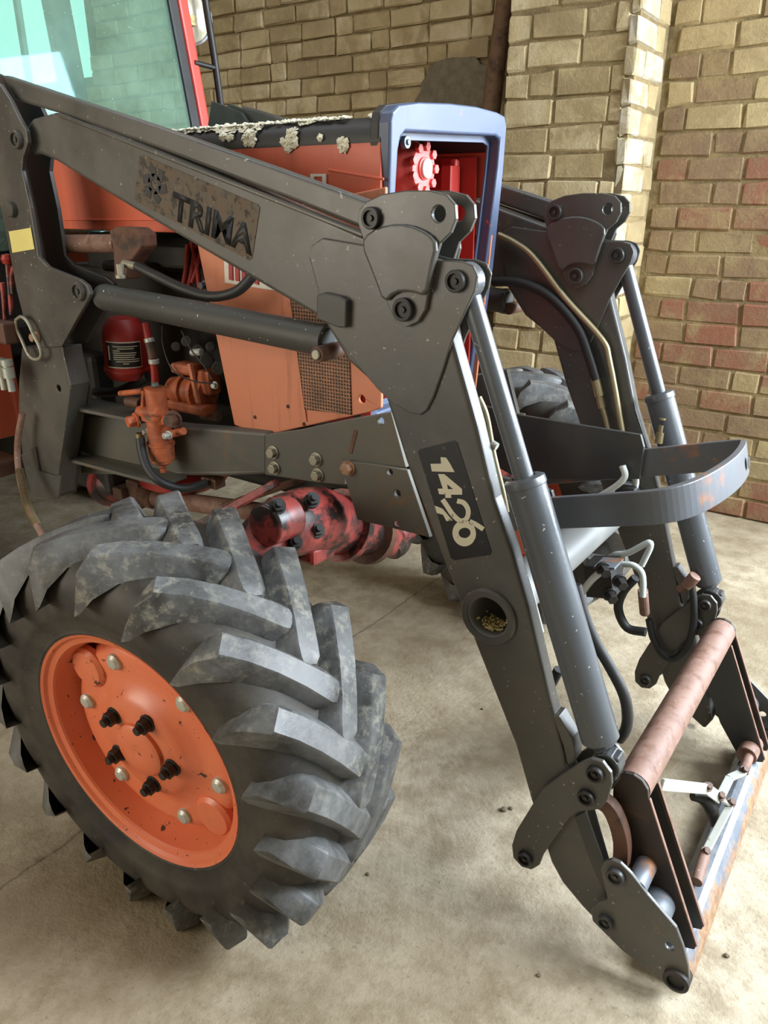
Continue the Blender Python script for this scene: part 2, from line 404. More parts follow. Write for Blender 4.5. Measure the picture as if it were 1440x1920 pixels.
def vary_bricks(n, L, H, D, rough=.006):
    out = []
    for _ in range(n):
        bm = bmesh.new(); a_box(bm, (0, 0, 0), (L, D, H))
        bmesh.ops.recalc_face_normals(bm, faces=bm.faces)
        bmesh.ops.bevel(bm, geom=bm.edges[:], offset=.009, segments=1, profile=.5, affect='EDGES')
        for v in bm.verts: v.co += Vector((random.uniform(-1, 1), random.uniform(-.5, .5), random.uniform(-1, 1))) * rough
        me = bpy.data.meshes.new('brick'); bm.to_mesh(me); bm.free(); me.materials.append(MATS['brick_yellow']); out.append(me)
    return out
def seen(p, margin=40):
    d = Vector(p) - CAM; z = d.dot(FW)
    if z < .1: return False
    x = 720 + F * d.dot(RT) / z; y = 960 - F * d.dot(UP) / z
    return -margin < x < 1440 + margin and -margin < y < 1920 + margin
BRK = {}
def brickwork(parent, x0, x1, z0, z1, y, pitch, axis='x', L=.255, choose=None, skip=None, jit=.005):
    """courses of single bricks set proud of the mortar; axis 'x' faces -Y, axis 'y' faces +X (y = plane)"""
    D = .05; H = pitch - .009
    key = (round(pitch, 3),)
    if key not in BRK: BRK[key] = (vary_bricks(10, L - .008, H, D), vary_bricks(8, L * .5 - .008, H, D))
    full, half = BRK[key]
    stuff = bmesh.new(); row = 0; z = z0
    while z < z1 - .02:
        x = x0 - (0 if row % 2 == 0 else L * .5) + random.uniform(-.03, .03); 
        while x < x1 - .03:
            hd = random.random() < .28
            ln = L * .5 if hd else L
            a, b = max(x, x0), min(x + ln, x1)
            x += ln
            if b - a < .05: continue
            cx, cz = (a + b) / 2, z + pitch / 2
            if skip and skip(cx, cz): continue
            sc = (b - a) / ln
            if axis == 'x': c = Vector((cx, y + D / 2 + .0135 + random.uniform(-jit, jit), cz))
            else: c = Vector((y - D / 2 - .005 + random.uniform(-jit, jit), cx, cz))
            if seen(c):
                me = random.choice(half if hd else full)
                o = bpy.data.objects.new('brick', me); COL.objects.link(o); o.parent = parent
                o.location = c - wl(parent); o.scale = (sc, 1, 1)
                o.rotation_euler = (random.uniform(-.02, .02), random.uniform(-.014, .014), (0 if axis == 'x' else math.pi / 2) + random.uniform(-.01, .01))
                o.material_slots[0].link = 'OBJECT'; o.material_slots[0].material = MATS[choose(cx, cz)]
            else:
                s = ((b - a) - .014, D, H) if axis == 'x' else (D, (b - a) - .014, H)
                a_box(stuff, c, s)
        z += pitch; row += 1
    if len(stuff.verts):
        o = obj('brick_courses', stuff, choose((x0 + x1) / 2, z1), parent); o['kind'] = 'stuff'
    else: stuff.free()

# wall to the left of the pier
wall_back = None
bm = bmesh.new(); a_box(bm, ((-7.4 + PX1 - .2) / 2, WY + .12, 1.9), (7.4 + PX1 - .2 + .0, .2, 3.8))
# opening for the high window is left where the window stands
bm.free()
WX0, WX1, WZ0, WZ1 = -6.2, -4.35, 2.32, 3.35
bm = bmesh.new()
for (xa, xb, za, zb) in ((-7.6, WX0, 0, 3.81), (WX1, PX1 - .2, 0, 3.81), (WX0, WX1, 0, WZ0), (WX0, WX1, WZ1, 3.81)):
    a_box(bm, ((xa + xb) / 2, WY + .12, (za + zb) / 2), (xb - xa, .2, zb - za))
wall_back = obj('wall_back', bm, 'mortar'); wall_back['kind'] = 'structure'; wall_back['label'] = 'yellowish brick wall behind the tractor, left of the pier'
brickwork(wall_back, -5.9, PX0 + .0, .93, 3.3, WY - .014, .098,
          choose=lambda x, z: random.choice(['brick_yellow', 'brick_yellow', 'brick_ochre']),
          skip=lambda x, z: (WX0 - .1 < x < WX1 + .1 and WZ0 - .05 < z) or ((x + 1.22) ** 2 / .045 + (z - 2.08) ** 2 / .022 < 1))
def blob_patch(name, cx, cz, rx, rz, parent):
    bm = bmesh.new(); pts = []
    for k in range(22):
        t = 2 * math.pi * k / 22; q = 1 + random.uniform(-.12, .12)
        pts.append(Vector((cx + rx * q * math.cos(t), WY + .02, cz + rz * q * math.sin(t))))
    a_poly(bm, pts, Vector((0, -.032, 0))); return obj(name, bm, 'cement_patch', parent, bevel=.006)
blob_patch('cement_patch', -1.22, 2.08, .25, .15, wall_back)
# the high window
win = thing('window_1', 'bright daylit window seen through the cab glass', 'window', ((WX0 + WX1) / 2, WY + .1, WZ0))
del win['category']; win['kind'] = 'structure'
bm = bmesh.new()
for (xa, xb, za, zb) in ((WX0, WX0 + .06, WZ0, WZ1), (WX1 - .06, WX1, WZ0, WZ1), (WX0, WX1, WZ0, WZ0 + .06), (WX0, WX1, WZ1 - .06, WZ1), (-5.3, -5.25, WZ0, WZ1)):
    a_box(bm, ((xa + xb) / 2, WY + .10, (za + zb) / 2), (xb - xa, .07, zb - za))
obj('window_frame', bm, 'green_grey', win, bevel=.004)
for xa, xb in ((WX0 + .06, -5.3), (-5.25, WX1 - .06)):
    box('pane', ((xa + xb) / 2, WY + .11, (WZ0 + WZ1) / 2), (xb - xa, .01, WZ1 - WZ0 - .12), 'window_daylight', win, bevel=0)

# the pier
bm = bmesh.new(); a_box(bm, ((PX0 + PX1) / 2, (PY + WY) / 2 + .03, 1.9), (PX1 - PX0 - .024, WY - PY + .02, 3.8))
pier = obj('wall_pier', bm, 'mortar'); pier['kind'] = 'structure'; pier['label'] = 'projecting pale yellow brick pier with its lit edge coloured white'
brickwork(pier, PX0, PX1 - .05, 0.46, 2.9, PY - .002, .115, L=.26, choose=lambda x, z: random.choice(['brick_yellow', 'brick_yellow', 'brick_yellow', 'brick_ochre']))
brickwork(pier, PY + .0, WY - .0, 0.52, 2.9, PX1, .115, axis='y', L=.25, choose=lambda x, z: 'brick_lit_white' if x < PY + .15 else ('brick_lit_white' if random.random() < .35 else 'brick_ochre'))  # door-side face: strong daylight on the corner put into the brick colour as white
# wall to the right of the pier
bm = bmesh.new()
for (xa, xb, za, zb) in ((PX1 - .1, 1.8, 0, 3.81), (4.1, 4.95, 0, 3.81), (1.8, 4.1, 3.25, 3.81)): a_box(bm, ((xa + xb) / 2, WY + .12, (za + zb) / 2), (xb - xa, .2, zb - za))
wall_right = obj('wall_right', bm, 'mortar'); wall_right['kind'] = 'structure'; wall_right['label'] = 'brown and red weathered brick wall right of the pier'
def pick_r(x, z):
    p = random.random()
    if z > 1.75: return 'brick_ochre' if p < .50 else ('brick_brown' if p < .97 else 'brick_red')
    if z > 1.15: return 'brick_brown' if p < .68 else ('brick_red' if p < .80 else 'brick_ochre')
    return 'brick_red' if p < .38 else ('brick_brown' if p < .9 else 'brick_ochre')
brickwork(wall_right, PX1 + .01, 1.6, 0.0, 2.9, WY, .107, choose=pick_r)
# the other walls, with the two door openings that let the daylight in
def wall_open(name, lab, plane, axis, a0, a1, o0, o1, oz):
    bm = bmesh.new()
    for (a, b, z0, z1) in ((a0, o0, 0, 3.81), (o1, a1, 0, 3.81), (o0, o1, oz, 3.81)):
        if axis == 'x': a_box(bm, (plane, (a + b) / 2, (z0 + z1) / 2), (.2, b - a, z1 - z0))
        else: a_box(bm, ((a + b) / 2, plane, (z0 + z1) / 2), (b - a, .2, z1 - z0))
    o = obj(name, bm, 'mortar'); o['kind'] = 'structure'; o['label'] = lab; return o
wall_open('wall_door_end', 'end wall with the wide open daylight doorway', 4.85, 'x', -4.9, 2.4, -.9, 1.8, 3.4)
wall_open('wall_front', 'long wall behind the viewer with an open doorway', -4.9, 'y', -7.6, 4.9, -3.6, -.8, 3.2)
bm = bmesh.new(); a_box(bm, (-7.7, -1.2, 1.9), (.2, 7.4, 3.8)); o = obj('wall_left', bm, 'mortar'); o['kind'] = 'structure'; o['label'] = 'far end wall behind the tractor'

# leaning pole in the corner of the pier
bm = bmesh.new(); p0 = onY(905, 330, 2.18); p1 = onY(955, -60, 2.26)
d = (p1 - p0).normalized(); p0 = p0 - d * (p0.z / d.z) * 1.0; 
a_tube(bm, [p0, p0 + (p1 - p0) * .35 + Vector((.01, 0, 0)), p0 + (p1 - p0) * .7, p1 + d * .25], [.075, .064, .050, .038], 12)
tag(obj('wooden_pole', bm, 'wood', None, smooth=50, base=True), 'brown weathered wooden pole leaning against the wall beside the pier', 'pole')

# ================================================================= WHEELS
def wheel_frame(m):
    th = math.radians(-85.8); ph = math.radians(-3.0)
    n = Vector((math.cos(th) * math.cos(ph), m * math.sin(th) * math.cos(ph), math.sin(ph)))
    c = Vector((0, m * -.95, .473)) - n * .125
    f = Vector((0, 0, 1)).cross(n) * (m)            # roughly +X
    f = (f - n * f.dot(n)).normalized()
    if f.x < 0: f = -f
    up = n.cross(f); up = up if up.z > 0 else -up
    return c, n, f, up
def build_tyre(name, c, n, f, up, R, W, rr, nl, mat, parent, lug_h=.034):
    """w along n (outboard +), angle t from up towards the front (rotation direction)"""
    P = lambda w_, r, t: c + n * w_ + (up * math.cos(t) + f * math.sin(t)) * r
    bm = bmesh.new(); Rc = R - lug_h; hw = W / 2
    prof = [(-hw * .86, rr - .012), (-hw * .92, rr + .01), (-hw * 1.0, rr + .05), (-hw * 1.05, rr + .10), (-hw * 1.0, Rc - .050), (-hw * .86, Rc - .022), (-hw * .55, Rc - .006), (0, Rc),
            (hw * .55, Rc - .006), (hw * .86, Rc - .022), (hw * 1.0, Rc - .050), (hw * 1.05, rr + .10), (hw * 1.02, rr + .065), (hw * 1.025, rr + .060), (hw * 1.0, rr + .05), (hw * .925, rr + .018), (hw * .935, rr + .013), (hw * .92, rr + .008), (hw * .86, rr + .006)]
    seg = 72; rings = []
    for w_, r in prof: rings.append([bm.verts.new(P(w_, r, 2 * math.pi * k / seg)) for k in range(seg)])
    for A, B in zip(rings, rings[1:]):
        for k in range(seg): bm.faces.new((A[k], A[(k + 1) % seg], B[(k + 1) % seg], B[k]))
    for fc in bm.faces: fc.material_index = 1
    def base_r(w_):
        a = abs(w_) / hw
        return Rc - .006 * min(a / .55, 1) - max(0, a - .55) * .055 - max(0, a - .86) * .24
    path = [(1.05, -.055, .95, -.075), (1.02, -.03, 1.0, -.022), (.93, .01, 1, -.002), (.70, .095, .98, 0), (.46, .195, .95, 0), (.22, .30, .95, 0), (.05, .375, 1.02, .0), (-.03, .415, .98, .0), (-.075, .44, .62, -.004)]
    for s in (1, -1):
        for k in range(nl):
            t0 = 2 * math.pi * (k + (0 if s == 1 else .5)) / nl
            secs = []
            for i, (a, dt, wd, dr) in enumerate(path):
                i0, i1 = max(i - 1, 0), min(i + 1, len(path) - 1)
                dw = (path[i1][0] - path[i0][0]) * hw; dc = (path[i1][1] - path[i0][1]) * R
                L = math.hypot(dw, dc); px_, pc = -dc / L, dw / L       # in-surface perpendicular (w, circumference)
                wc, tc = a * hw, dt
                top = R - .010 * max(0, a - .4) + dr - (.0 if a < .95 else .012)
                bs = base_r(a * hw) - .012
                ht, hb, ht2 = .0255 * wd, .037 * wd, .052 * wd
                row = []
                for (h, r) in ((-hb, bs), (-ht, top - .005), (-ht * .82, top), (ht * .80, top), (ht, top - .004), (ht2, bs)):
                    row.append(bm.verts.new(P(s * (wc + px_ * h), r, t0 + tc + pc * h / R)))
                secs.append(row)
            for A, B in zip(secs, secs[1:]):
                for j in range(5): bm.faces.new((A[j], A[j + 1], B[j + 1], B[j]))
            bm.faces.new(secs[0]); bm.faces.new(secs[-1][::-1])
    for v in bm.verts:
        if v.co.z < .003: v.co.z = .003 + (v.co.z) * .02 + .001
    return obj(name, bm, [mat, 'tyre_sidewall'], parent, smooth=38)
def build_wheel(parent, m):
    c, n, f, up = wheel_frame(m)
    rr = .272
    P = lambda w_, r, t: c + n * w_ + (up * math.cos(t) + f * math.sin(t)) * r
    rim_pr = [(.122, rr - .004), (.129, rr + .001), (.132, rr + .007), (.124, rr + .011), (.108, rr + .004), (.07, rr - .006), (-.07, rr - .006), (-.125, rr + .01), (-.125, rr - .004), (-.06, rr - .026), (.02, rr - .036), (.048, rr - .035), (.060, rr - .029), (.113, rr - .019), (.118, rr - .016)]
    bm = bmesh.new(); a_lathe(bm, c, n, rim_pr, 64, True)
    wheel = obj('front_wheel', bm, 'rim_orange', parent, smooth=18)
    build_tyre('tyre', c, n, f, up, .484, .285, rr, 19, 'tyre_rubber', wheel)
    disc = [(.045, rr - .03), (.050, .234), (.066, .226), (.078, .214), (.081, .195), (.078, .165), (.082, .140), (.098, .120), (.108, .104), (.109, .0)]
    bm = bmesh.new(); a_lathe(bm, c, n, disc + [(.03, 0), (.03, rr - .032)], 56); obj('wheel_disc', bm, 'rim_orange', wheel, smooth=50)
    lathe('hub_cap', c, n, [(.104, .064), (.116, .062), (.121, .055), (.123, .03), (.123, .006), (.120, 0)], 'rim_orange', wheel, 32)
    for t in (-50, 130):     # pressed lobes between disc and rim
        t = math.radians(t); lathe('rim_lobe', P(.070, .205, t), n, [(0, .050), (.012, .048), (.020, .040), (.0215, 0)], 'rim_orange', wheel, 22)
    for k in range(6):
        t = math.radians(-20 + 60 * k)
        lathe('carriage_bolt', P(.078, .190, t), n, [(0, .019), (.008, .018), (.014, .012), (.016, 0)], 'zinc', wheel, 16)
    for k in range(5):
        t = math.radians(-48 + 72 * k); q = P(.106, .089, t); bm = bmesh.new()
        a_cyl(bm, q, q + n * .005, .020, seg=14); a_cyl(bm, q + n * .005, q + n * .022, .0165, seg=6); a_cyl(bm, q + n * .022, q + n * .034, .0095, seg=10)
        obj('wheel_nut', bm, 'black_steel', wheel, bevel=.001)
    return wheel

# ================================================================= TRACTOR
tractor = thing('tractor', 'old orange tractor with lichen-spotted black hood and open grille', 'tractor', (-.5, 0, 0))
for m in (1, -1): build_wheel(tractor, m)

# hood: black top with rounded shoulders, orange sides
def sect(pts, x0, x1, name, mat, th=.006, nx=12, bend=None):
    bm = bmesh.new(); rows = []
    for i in range(nx + 1):
        x = x0 + (x1 - x0) * i / nx
        rows.append([bm.verts.new((x, y, z + (bend(x, y) if bend else 0))) for y, z in pts])
    for A, B in zip(rows, rows[1:]):
        for k in range(len(pts) - 1): bm.faces.new((A[k], A[k + 1], B[k + 1], B[k]))
    bmesh.ops.recalc_face_normals(bm, faces=bm.faces)
    bmesh.ops.solidify(bm, geom=bm.faces[:], thickness=th)
    return obj(name, bm, mat, tractor, smooth=40)
HZ = 1.69
arc = [(-.252, 1.640), (-.2525, HZ - .045), (-.247, HZ - .022), (-.232, HZ - .006), (-.20, HZ + .003), (-.10, HZ + .009), (0, HZ + .011)]
arc = arc + [(-y, z) for y, z in arc[-2::-1]]
hood = sect(arc, -1.30, .125, 'hood', 'black_paint')
for s in (1, -1):
    bm = bmesh.new(); y = -.251 * s
    a_poly(bm, [Vector(p) for p in ((-1.30, y, 1.642), (.125, y, 1.642), (.125, y, 1.54), (-.36, y, 1.447), (-1.30, y, 1.447))], Vector((0, .008 * s, 0)))
    sd = obj('hood_side', bm, 'orange', tractor, bevel=.002)
    if s == 1:
        for q0, q1, y2 in (((355, 398), (300, 398), 0),):
            pass
        bm = bmesh.new(); a_bar(bm, onY(615, 318, -.253), onY(720, 336, -.253), .004, .006); obj('pressed_line', bm, 'orange', sd, bevel=.002)
        bm = bmesh.new(); a_bar(bm, onY(120, 412, -.253), onY(310, 412, -.253), .003, .005); obj('pressed_line', bm, 'orange', sd, bevel=.0015)
        P4 = [onY(x, y_, -.254) for x, y_ in ((584, 326), (612, 326), (612, 346), (584, 346))]
        I4 = [onY(x, y_, -.254) for x, y_ in ((590, 331), (606, 331), (606, 346), (590, 346))]
        bm = bmesh.new(); a_poly(bm, [P4[0], P4[1], P4[2], I4[2], I4[1], I4[0], I4[3], P4[3]], Vector((0, -.004, 0))); tag(obj('hood_badge', bm, 'white_paint', sd), 'cream raised badge letter on orange hood side')

# grille shell
def onG(x, y, off=0):
    r = ray(x, y); n_ = Vector((1, 0, -.1)); p0 = Vector((.155 + off, 0, 1.69)); return CAM + r * (((p0 - CAM).dot(n_)) / r.dot(n_))
def gx(z): return .155 + .1 * (z - 1.69)
outer = [onG(x, y) for x, y in crop([(155, 930), (170, 250), (190, 150), (250, 85), (450, 58), (750, 70), (1000, 100), (1200, 155), (1275, 195), (1290, 280), (1250, 800), (1160, 1650)], 700, 180, 5.143)]
inner = [onG(x, y) for x, y in crop([(220, 930), (245, 520), (268, 400), (310, 345), (1180, 385), (1225, 420), (1200, 700), (1090, 1600)], 700, 180, 5.143)]
yl, yr = outer[0].y, outer[-1].y
outer = [Vector((gx(1.0), yl - .004, 1.0))] + outer + [Vector((gx(1.0), yr - .006, 1.0))]
inner = [Vector((gx(1.05), inner[0].y, 1.05))] + inner + [Vector((gx(1.05), inner[-1].y - .006, 1.05))]
bm = bmesh.new(); a_poly(bm, outer, Vector((-.035, 0, 0)), [inner]); shell = obj('grille_shell', bm, 'bluegrey', tractor, bevel=.006, seg=3)
sc = lambda pts, k, dx: [Vector((p.x + dx, (p.y - (yl + yr) / 2) * k + (yl + yr) / 2, 1.35 + (p.z - 1.35) * k)) for p in pts]
bm = bmesh.new(); a_poly(bm, sc(outer, 1.006, -.030), Vector((-.022, 0, 0)), [sc(outer, .93, -.030)]); obj('shell_rim', bm, 'black_paint', shell, bevel=.003)
bm = bmesh.new(); a_poly(bm, sc(inner, 1.02, -.030), Vector((-.006, 0, 0)), [sc(inner, .955, -.030)]); obj('inner_flange', bm, 'bluegrey', shell, bevel=.001)
for (x, y) in ((756, 267), (928, 271), (916, 422)):
    q = onG(x, y, -.028); bm = bmesh.new(); a_cyl(bm, q, q + Vector((.012, 0, 0)), .013, seg=14); a_cyl(bm, q + Vector((.012, 0, 0)), q + Vector((.016, 0, 0)), .006, seg=8); obj('flange_screw', bm, 'worn_steel', shell, bevel=.001)
# red radiator bay behind it
yc = (yl + yr) / 2
box('radiator_core', (-.16, 0, 1.28), (.05, .46, .60), 'red', tractor)
box('bay_side', (-.03, .232, 1.32), (.24, .008, .62), 'red', tractor, bevel=0)
box('bay_side', (-.03, -.240, 1.32), (.24, .008, .62), 'red', tractor, bevel=0)
for i, z in enumerate((1.12, 1.24, 1.36, 1.46)): box('bay_rib', (-.03, .222, z), (.12, .012, .018), 'red', tractor)
box('bay_channel', (.03, .20, 1.36), (.03, .05, .50), 'red', tractor)
box('bay_channel', (-.10, .13, 1.30), (.03, .04, .56), 'red', tractor)
q = onX(800, 316, .06)
drum = lathe('oil_filler_drum', Vector((-.13, q.y, q.z)), (1, 0, 0), [(0, .068), (.13, .068), (.155, .062), (.165, .055), (.175, .054), (.182, .05), (.182, .026), (.186, .026), (.188, .022), (.188, 0)], 'pink_red', tractor, 32)
for k in range(9):
    t = 2 * math.pi * k / 9; p = Vector((.045, q.y + .05 * math.cos(t), q.z + .05 * math.sin(t)))
    hexbolt('drum_bolt', p, (1, 0, 0), .0115, .014, 'pink_red', drum, False)
cyl('drum_plug', (.055, q.y, q.z), (.064, q.y, q.z), .022, 'white_paint', drum)
p0 = onX(858, 300, .03); p1 = onX(852, 372, .03)
bar('filter_bracket', p0, p1, .045, .018, 'pink_red', tractor, Vector((0, 1, 0)), .004)
bar('filter_bracket', onX(847, 298, -.02), onX(842, 376, -.02), .03, .03, 'red', tractor, Vector((0, 1, 0)), .004)
cyl('bay_pipe', onX(815, 313, -.03), onX(850, 313, -.03), .012, 'red', tractor)
cyl('bay_pipe', onX(858, 270, -.0), onX(858, 300, -.0), .008, 'red', tractor)

# lower orange nose panel with perforated insert
nose = plate('nose_panel', [(366, 425), (726, 350), (717, 764), (700, 771), (515, 812), (470, 806), (442, 796)], -.262, -.268, -.258, 'orange_faded', tractor, bevel=.003, holes=[(681, 748, .010)])
plate('perforated_insert', [(541, 520), (652, 500), (661, 777), (573, 767)], -.266, -.272, -.266, 'perforated_mesh', nose, bevel=.001)
bm = bmesh.new(); a_bar(bm, onY(541, 520, -.27), onY(573, 790, -.27), .004, .008); obj('panel_seam', bm, 'orange_faded', nose)
for x, y in ((478, 782), (570, 795), (540, 762)): cyl('rivet', onY(x, y, -.267), onY(x, y, -.271), .005, 'rust_dark', nose, 10)
bd = plate('nose_badge', [(422, 482), (520, 510), (518, 545), (424, 530)], -.268, -.273, -.268, 'white_paint', nose, bevel=.001)
for i in range(5):
    x = 430 + i * 12; plate('badge_bar', [(x, 493 + i * 2), (x + 7, 495 + i * 2), (x + 8, 526 + i * 2), (x + 1, 524 + i * 2)], -.273, -.2765, -.273, 'red', bd, bevel=0)
bm = bmesh.new(); a_poly(bm, [Vector((.13, .262, 1.44)), Vector((.10, .262, 1.0)), Vector((-.34, .262, .97)), Vector((-.40, .262, 1.44))], Vector((0, -.008, 0))); obj('nose_panel', bm, 'orange_faded', tractor)

# lichen crust along the hood edge: nobody could count the scales
bm = bmesh.new()
def scale_at(p, r, nrm):
    u, v = basis(nrm); cc = bm.verts.new(p + nrm * r * random.uniform(.5, .9)); ring = []
    for k in range(6):
        t = 2 * math.pi * k / 6 + random.random(); ring.append(bm.verts.new(p + (u * math.cos(t) + v * math.sin(t)) * r * random.uniform(.7, 1.25) + nrm * r * random.uniform(0, .5)))
    for k in range(6): bm.faces.new((cc, ring[k], ring[(k + 1) % 6]))
side = Vector((0, -1, 0))
for (x, y, rx, ry, n_) in ((405, 238, 18, 12, 70), (425, 250, 14, 14, 60), (458, 238, 24, 10, 80), (468, 258, 12, 16, 60), (543, 268, 14, 16, 80), (548, 248, 8, 8, 25), (644, 272, 10, 12, 45), (600, 258, 3, 6, 8), (686, 215, 8, 6, 18), (370, 242, 14, 6, 30), (345, 245, 16, 5, 26), (560, 226, 16, 8, 40), (590, 218, 20, 6, 40), (620, 208, 14, 5, 24), (500, 222, 40, 5, 50)):
    for _ in range(n_):
        t = random.random() * 6.283; q_ = math.sqrt(random.random())
        p = onY(x + rx * q_ * math.cos(t), y + ry * q_ * math.sin(t), -.2535)
        if p.z > HZ - .02: 
            p.y += min(.05, (p.z - HZ + .02) * 1.4); p.z = min(p.z, HZ + .004)
            scale_at(p, random.uniform(.003, .008), Vector((0, -.4, .9)).normalized())
        else: scale_at(p, random.uniform(.003, .008), side)
for _ in range(420):
    x = random.uniform(-.62, .02) ; y = -.235 + abs(random.gauss(0, .02)); scale_at(Vector((x, y, HZ + .0 + max(0, (y + .235)) * .06)), random.uniform(.003, .008), Vector((0, -.2, 1)).normalized())
o = obj('lichen_crust', bm, 'lichen', hood); o['kind'] = 'stuff'; o['label'] = 'pale grey lichen crust on the black hood edge'

# engine bay
bm = bmesh.new()
a_box(bm, (-.72, .02, 1.02), (1.15, .26, .62)); a_box(bm, (-.72, .0, 1.36), (.9, .20, .14)); a_box(bm, (-1.55, 0, .80), (.9, .36, .5)); a_box(bm, (-.1, 0, .88), (.5, .34, .18))
obj('engine_block', bm, 'engine_dark', tractor, bevel=.02)
can = lathe('filter_can', onY(241, 700, -.26), Vector((.04, 0, 1)), [(-.012, 0), (-.012, .054), (.0, .063), (.012, .065), (.012, .069), (.02, .069), (.022, .065), (.115, .065), (.145, .058), (.165, .04), (.17, 0)], 'red', tractor, 30)
def curved_label(name, o, d, r, h0, h1, a0, a1, mat, parent, n=10):
    bm = bmesh.new(); d = d.normalized(); vs = []
    base_dir = (CAM - o); base_dir = (base_dir - d * base_dir.dot(d)).normalized(); sd_ = d.cross(base_dir)
    for i in range(n + 1):
        t = a0 + (a1 - a0) * i / n; e = base_dir * math.cos(t) + sd_ * math.sin(t)
        vs.append((bm.verts.new(o + d * h0 + e * r), bm.verts.new(o + d * h1 + e * r)))
    for A, B in zip(vs, vs[1:]): bm.faces.new((A[0], B[0], B[1], A[1]))
    bmesh.ops.recalc_face_normals(bm, faces=bm.faces); bmesh.ops.solidify(bm, geom=bm.faces[:], thickness=.0006)
    return obj(name, bm, mat, parent, smooth=40)
co = onY(241, 700, -.26); cdv = Vector((.04, 0, 1))
curved_label('label_border', co, cdv, .0662, .030, .106, -.95, .66, 'white_paint', can)
curved_label('label_field', co, cdv, .0669, .033, .103, -.94, .63, 'decal_black', can)
for i, (a0, a1) in enumerate(((-.5, .6), (-.3, .4), (-.5, -.2), (-.5, .5), (-.48, .45), (-.5, .4), (-.5, .62), (-.4, .6), (-.1, .15))):
    z = .092 - i * .0062; curved_label('label_print', co, cdv, .0674, z, z + .0024, a0 - .08, a1 - .08, 'lettering_white', can, 6)
curved_label('label_print', co, cdv, .0674, .052, .094, -.84, -.76, 'lettering_white', can, 3)
tube('filter_pipe', [onY(x, y, -.27) for x, y in ((272, 605), (281, 650), (289, 690), (291, 722))], .011, 'red', tractor)
cyl('pipe_clamp', onY(279, 634, -.27), onY(281, 642, -.27), .0145, 'zinc', tractor)
cyl('pipe_sleeve', onY(280, 640, -.27), onY(287, 672, -.27), .0135, 'rust_dark', tractor)
cyl('pipe_clamp', onY(288, 673, -.27), onY(289, 682, -.27), .0155, 'zinc', tractor)
tube('engine_hose', [onY(x, y, -.25) for x, y in ((178, 735), (215, 735), (250, 722), (278, 705))], .014, 'black_rubber', tractor)
# fuel filter standing in front of the rail
fo = onY(305, 868, -.375); fd = (onY(291, 726, -.375) - fo); L = fd.length; fd.normalize()
ff = lathe('fuel_filter', fo, fd, [(-.012, 0), (-.012, .009), (-.002, .009), (-.002, .021), (.004, .029), (.014, .029), (.014, .035), (.055, .036), (.056, .039), (.062, .039), (.063, .034), (L * .60, .033), (L * .60, .045), (L * .66, .045), (L * .68, .029), (L * .98, .029), (L * .985, .031), (L * .995, .031), (L, .024), (L, 0)], 'orange_part', tractor, 26)
hexbolt('filter_nut', fo - fd * .012, -fd, .010, .016, 'orange_part', ff, False)
hexbolt('filter_nut', fo + fd * L, fd, .010, .012, 'green_grey', ff, False)
def stub(name, x, y, x2, y2, Y, r, mat, par): return cyl(name, onY(x, y, Y), onY(x2, y2, Y), r, mat, par, 14)
stub('filter_arm', 300, 775, 262, 772, -.39, .017, 'orange_part', ff); hexbolt('union_bolt', onY(258, 787, -.40), (-.3, -1, -.1), .016, .03, 'orange_part', ff)
stub('filter_arm', 300, 790, 328, 785, -.385, .013, 'orange_part', ff); hexbolt('union_bolt', onY(327, 785, -.385), (.3, -1, 0), .018, .03, 'rust_dark', ff)
stub('filter_arm', 270, 732, 268, 770, -.39, .007, 'orange_part', ff)
stub('filter_arm', 225, 738, 268, 733, -.38, .008, 'orange_part', ff); stub('filter_arm', 240, 752, 265, 757, -.36, .016, 'rust_dark', ff)
hexbolt('filter_bolt', onY(318, 815, -.40), (0, -1, 0), .009, .02, 'zinc', ff); hexbolt('filter_bolt', onY(277, 810, -.40), (-.4, -1, 0), .008, .014, 'zinc', ff)
stub('filter_bracket', 316, 815, 345, 808, -.37, .011, 'orange_part', ff)
stub('hose_clamp', 262, 812, 263, 822, -.395, .0125, 'pipe_brass', ff)
tube('fuel_hose', [onY(x, y, Y) for x, y, Y in ((263, 822, -.42), (267, 850, -.43), (279, 882, -.44), (304, 905, -.43), (345, 916, -.38), (388, 906, -.32))], .0125, 'black_rubber', tractor)
bm = bmesh.new(); a_box(bm, onY(400, 903, -.29), (.06, .04, .03)); a_cyl(bm, onY(385, 905, -.30), onY(405, 905, -.30), .014); obj('drain_cock', bm, 'rust_dark', tractor, bevel=.004)
# pump and governor housing
bm = bmesh.new(); po = onY(318, 728, -.20); a_lathe(bm, po, (1, 0, .05), [(0, 0), (0, .02), (.02, .036), (.05, .040), (.075, .040), (.076, .052), (.09, .052), (.091, .043), (.13, .043), (.131, .054), (.145, .054), (.146, .04), (.17, .04), (.17, 0)], 22)
pump = obj('fuel_pump', bm, 'orange_part', tractor, smooth=35)
bm = bmesh.new(); a_box(bm, onY(352, 690, -.22), (.085, .06, .03)); a_box(bm, onY(360, 762, -.22), (.16, .06, .03)); a_box(bm, onY(392, 715, -.2), (.05, .05, .07)); obj('pump_casting', bm, 'orange_part', pump, bevel=.008)
bar('pump_lever', onY(356, 682, -.255), onY(372, 756, -.255), .012, .012, 'orange_faded', pump)
hexbolt('pump_bolt', onY(404, 722, -.24), (.2, -1, 0), .008, .014, 'zinc', pump)
for pts in (((304, 612), (306, 650), (325, 695), (365, 715), (398, 718)), ((340, 620), (358, 655), (385, 690), (398, 712))):
    tube('control_cable', [onY(x, y, -.262) for x, y in pts], .0022, 'black_steel', tractor, 6)
bm = bmesh.new()
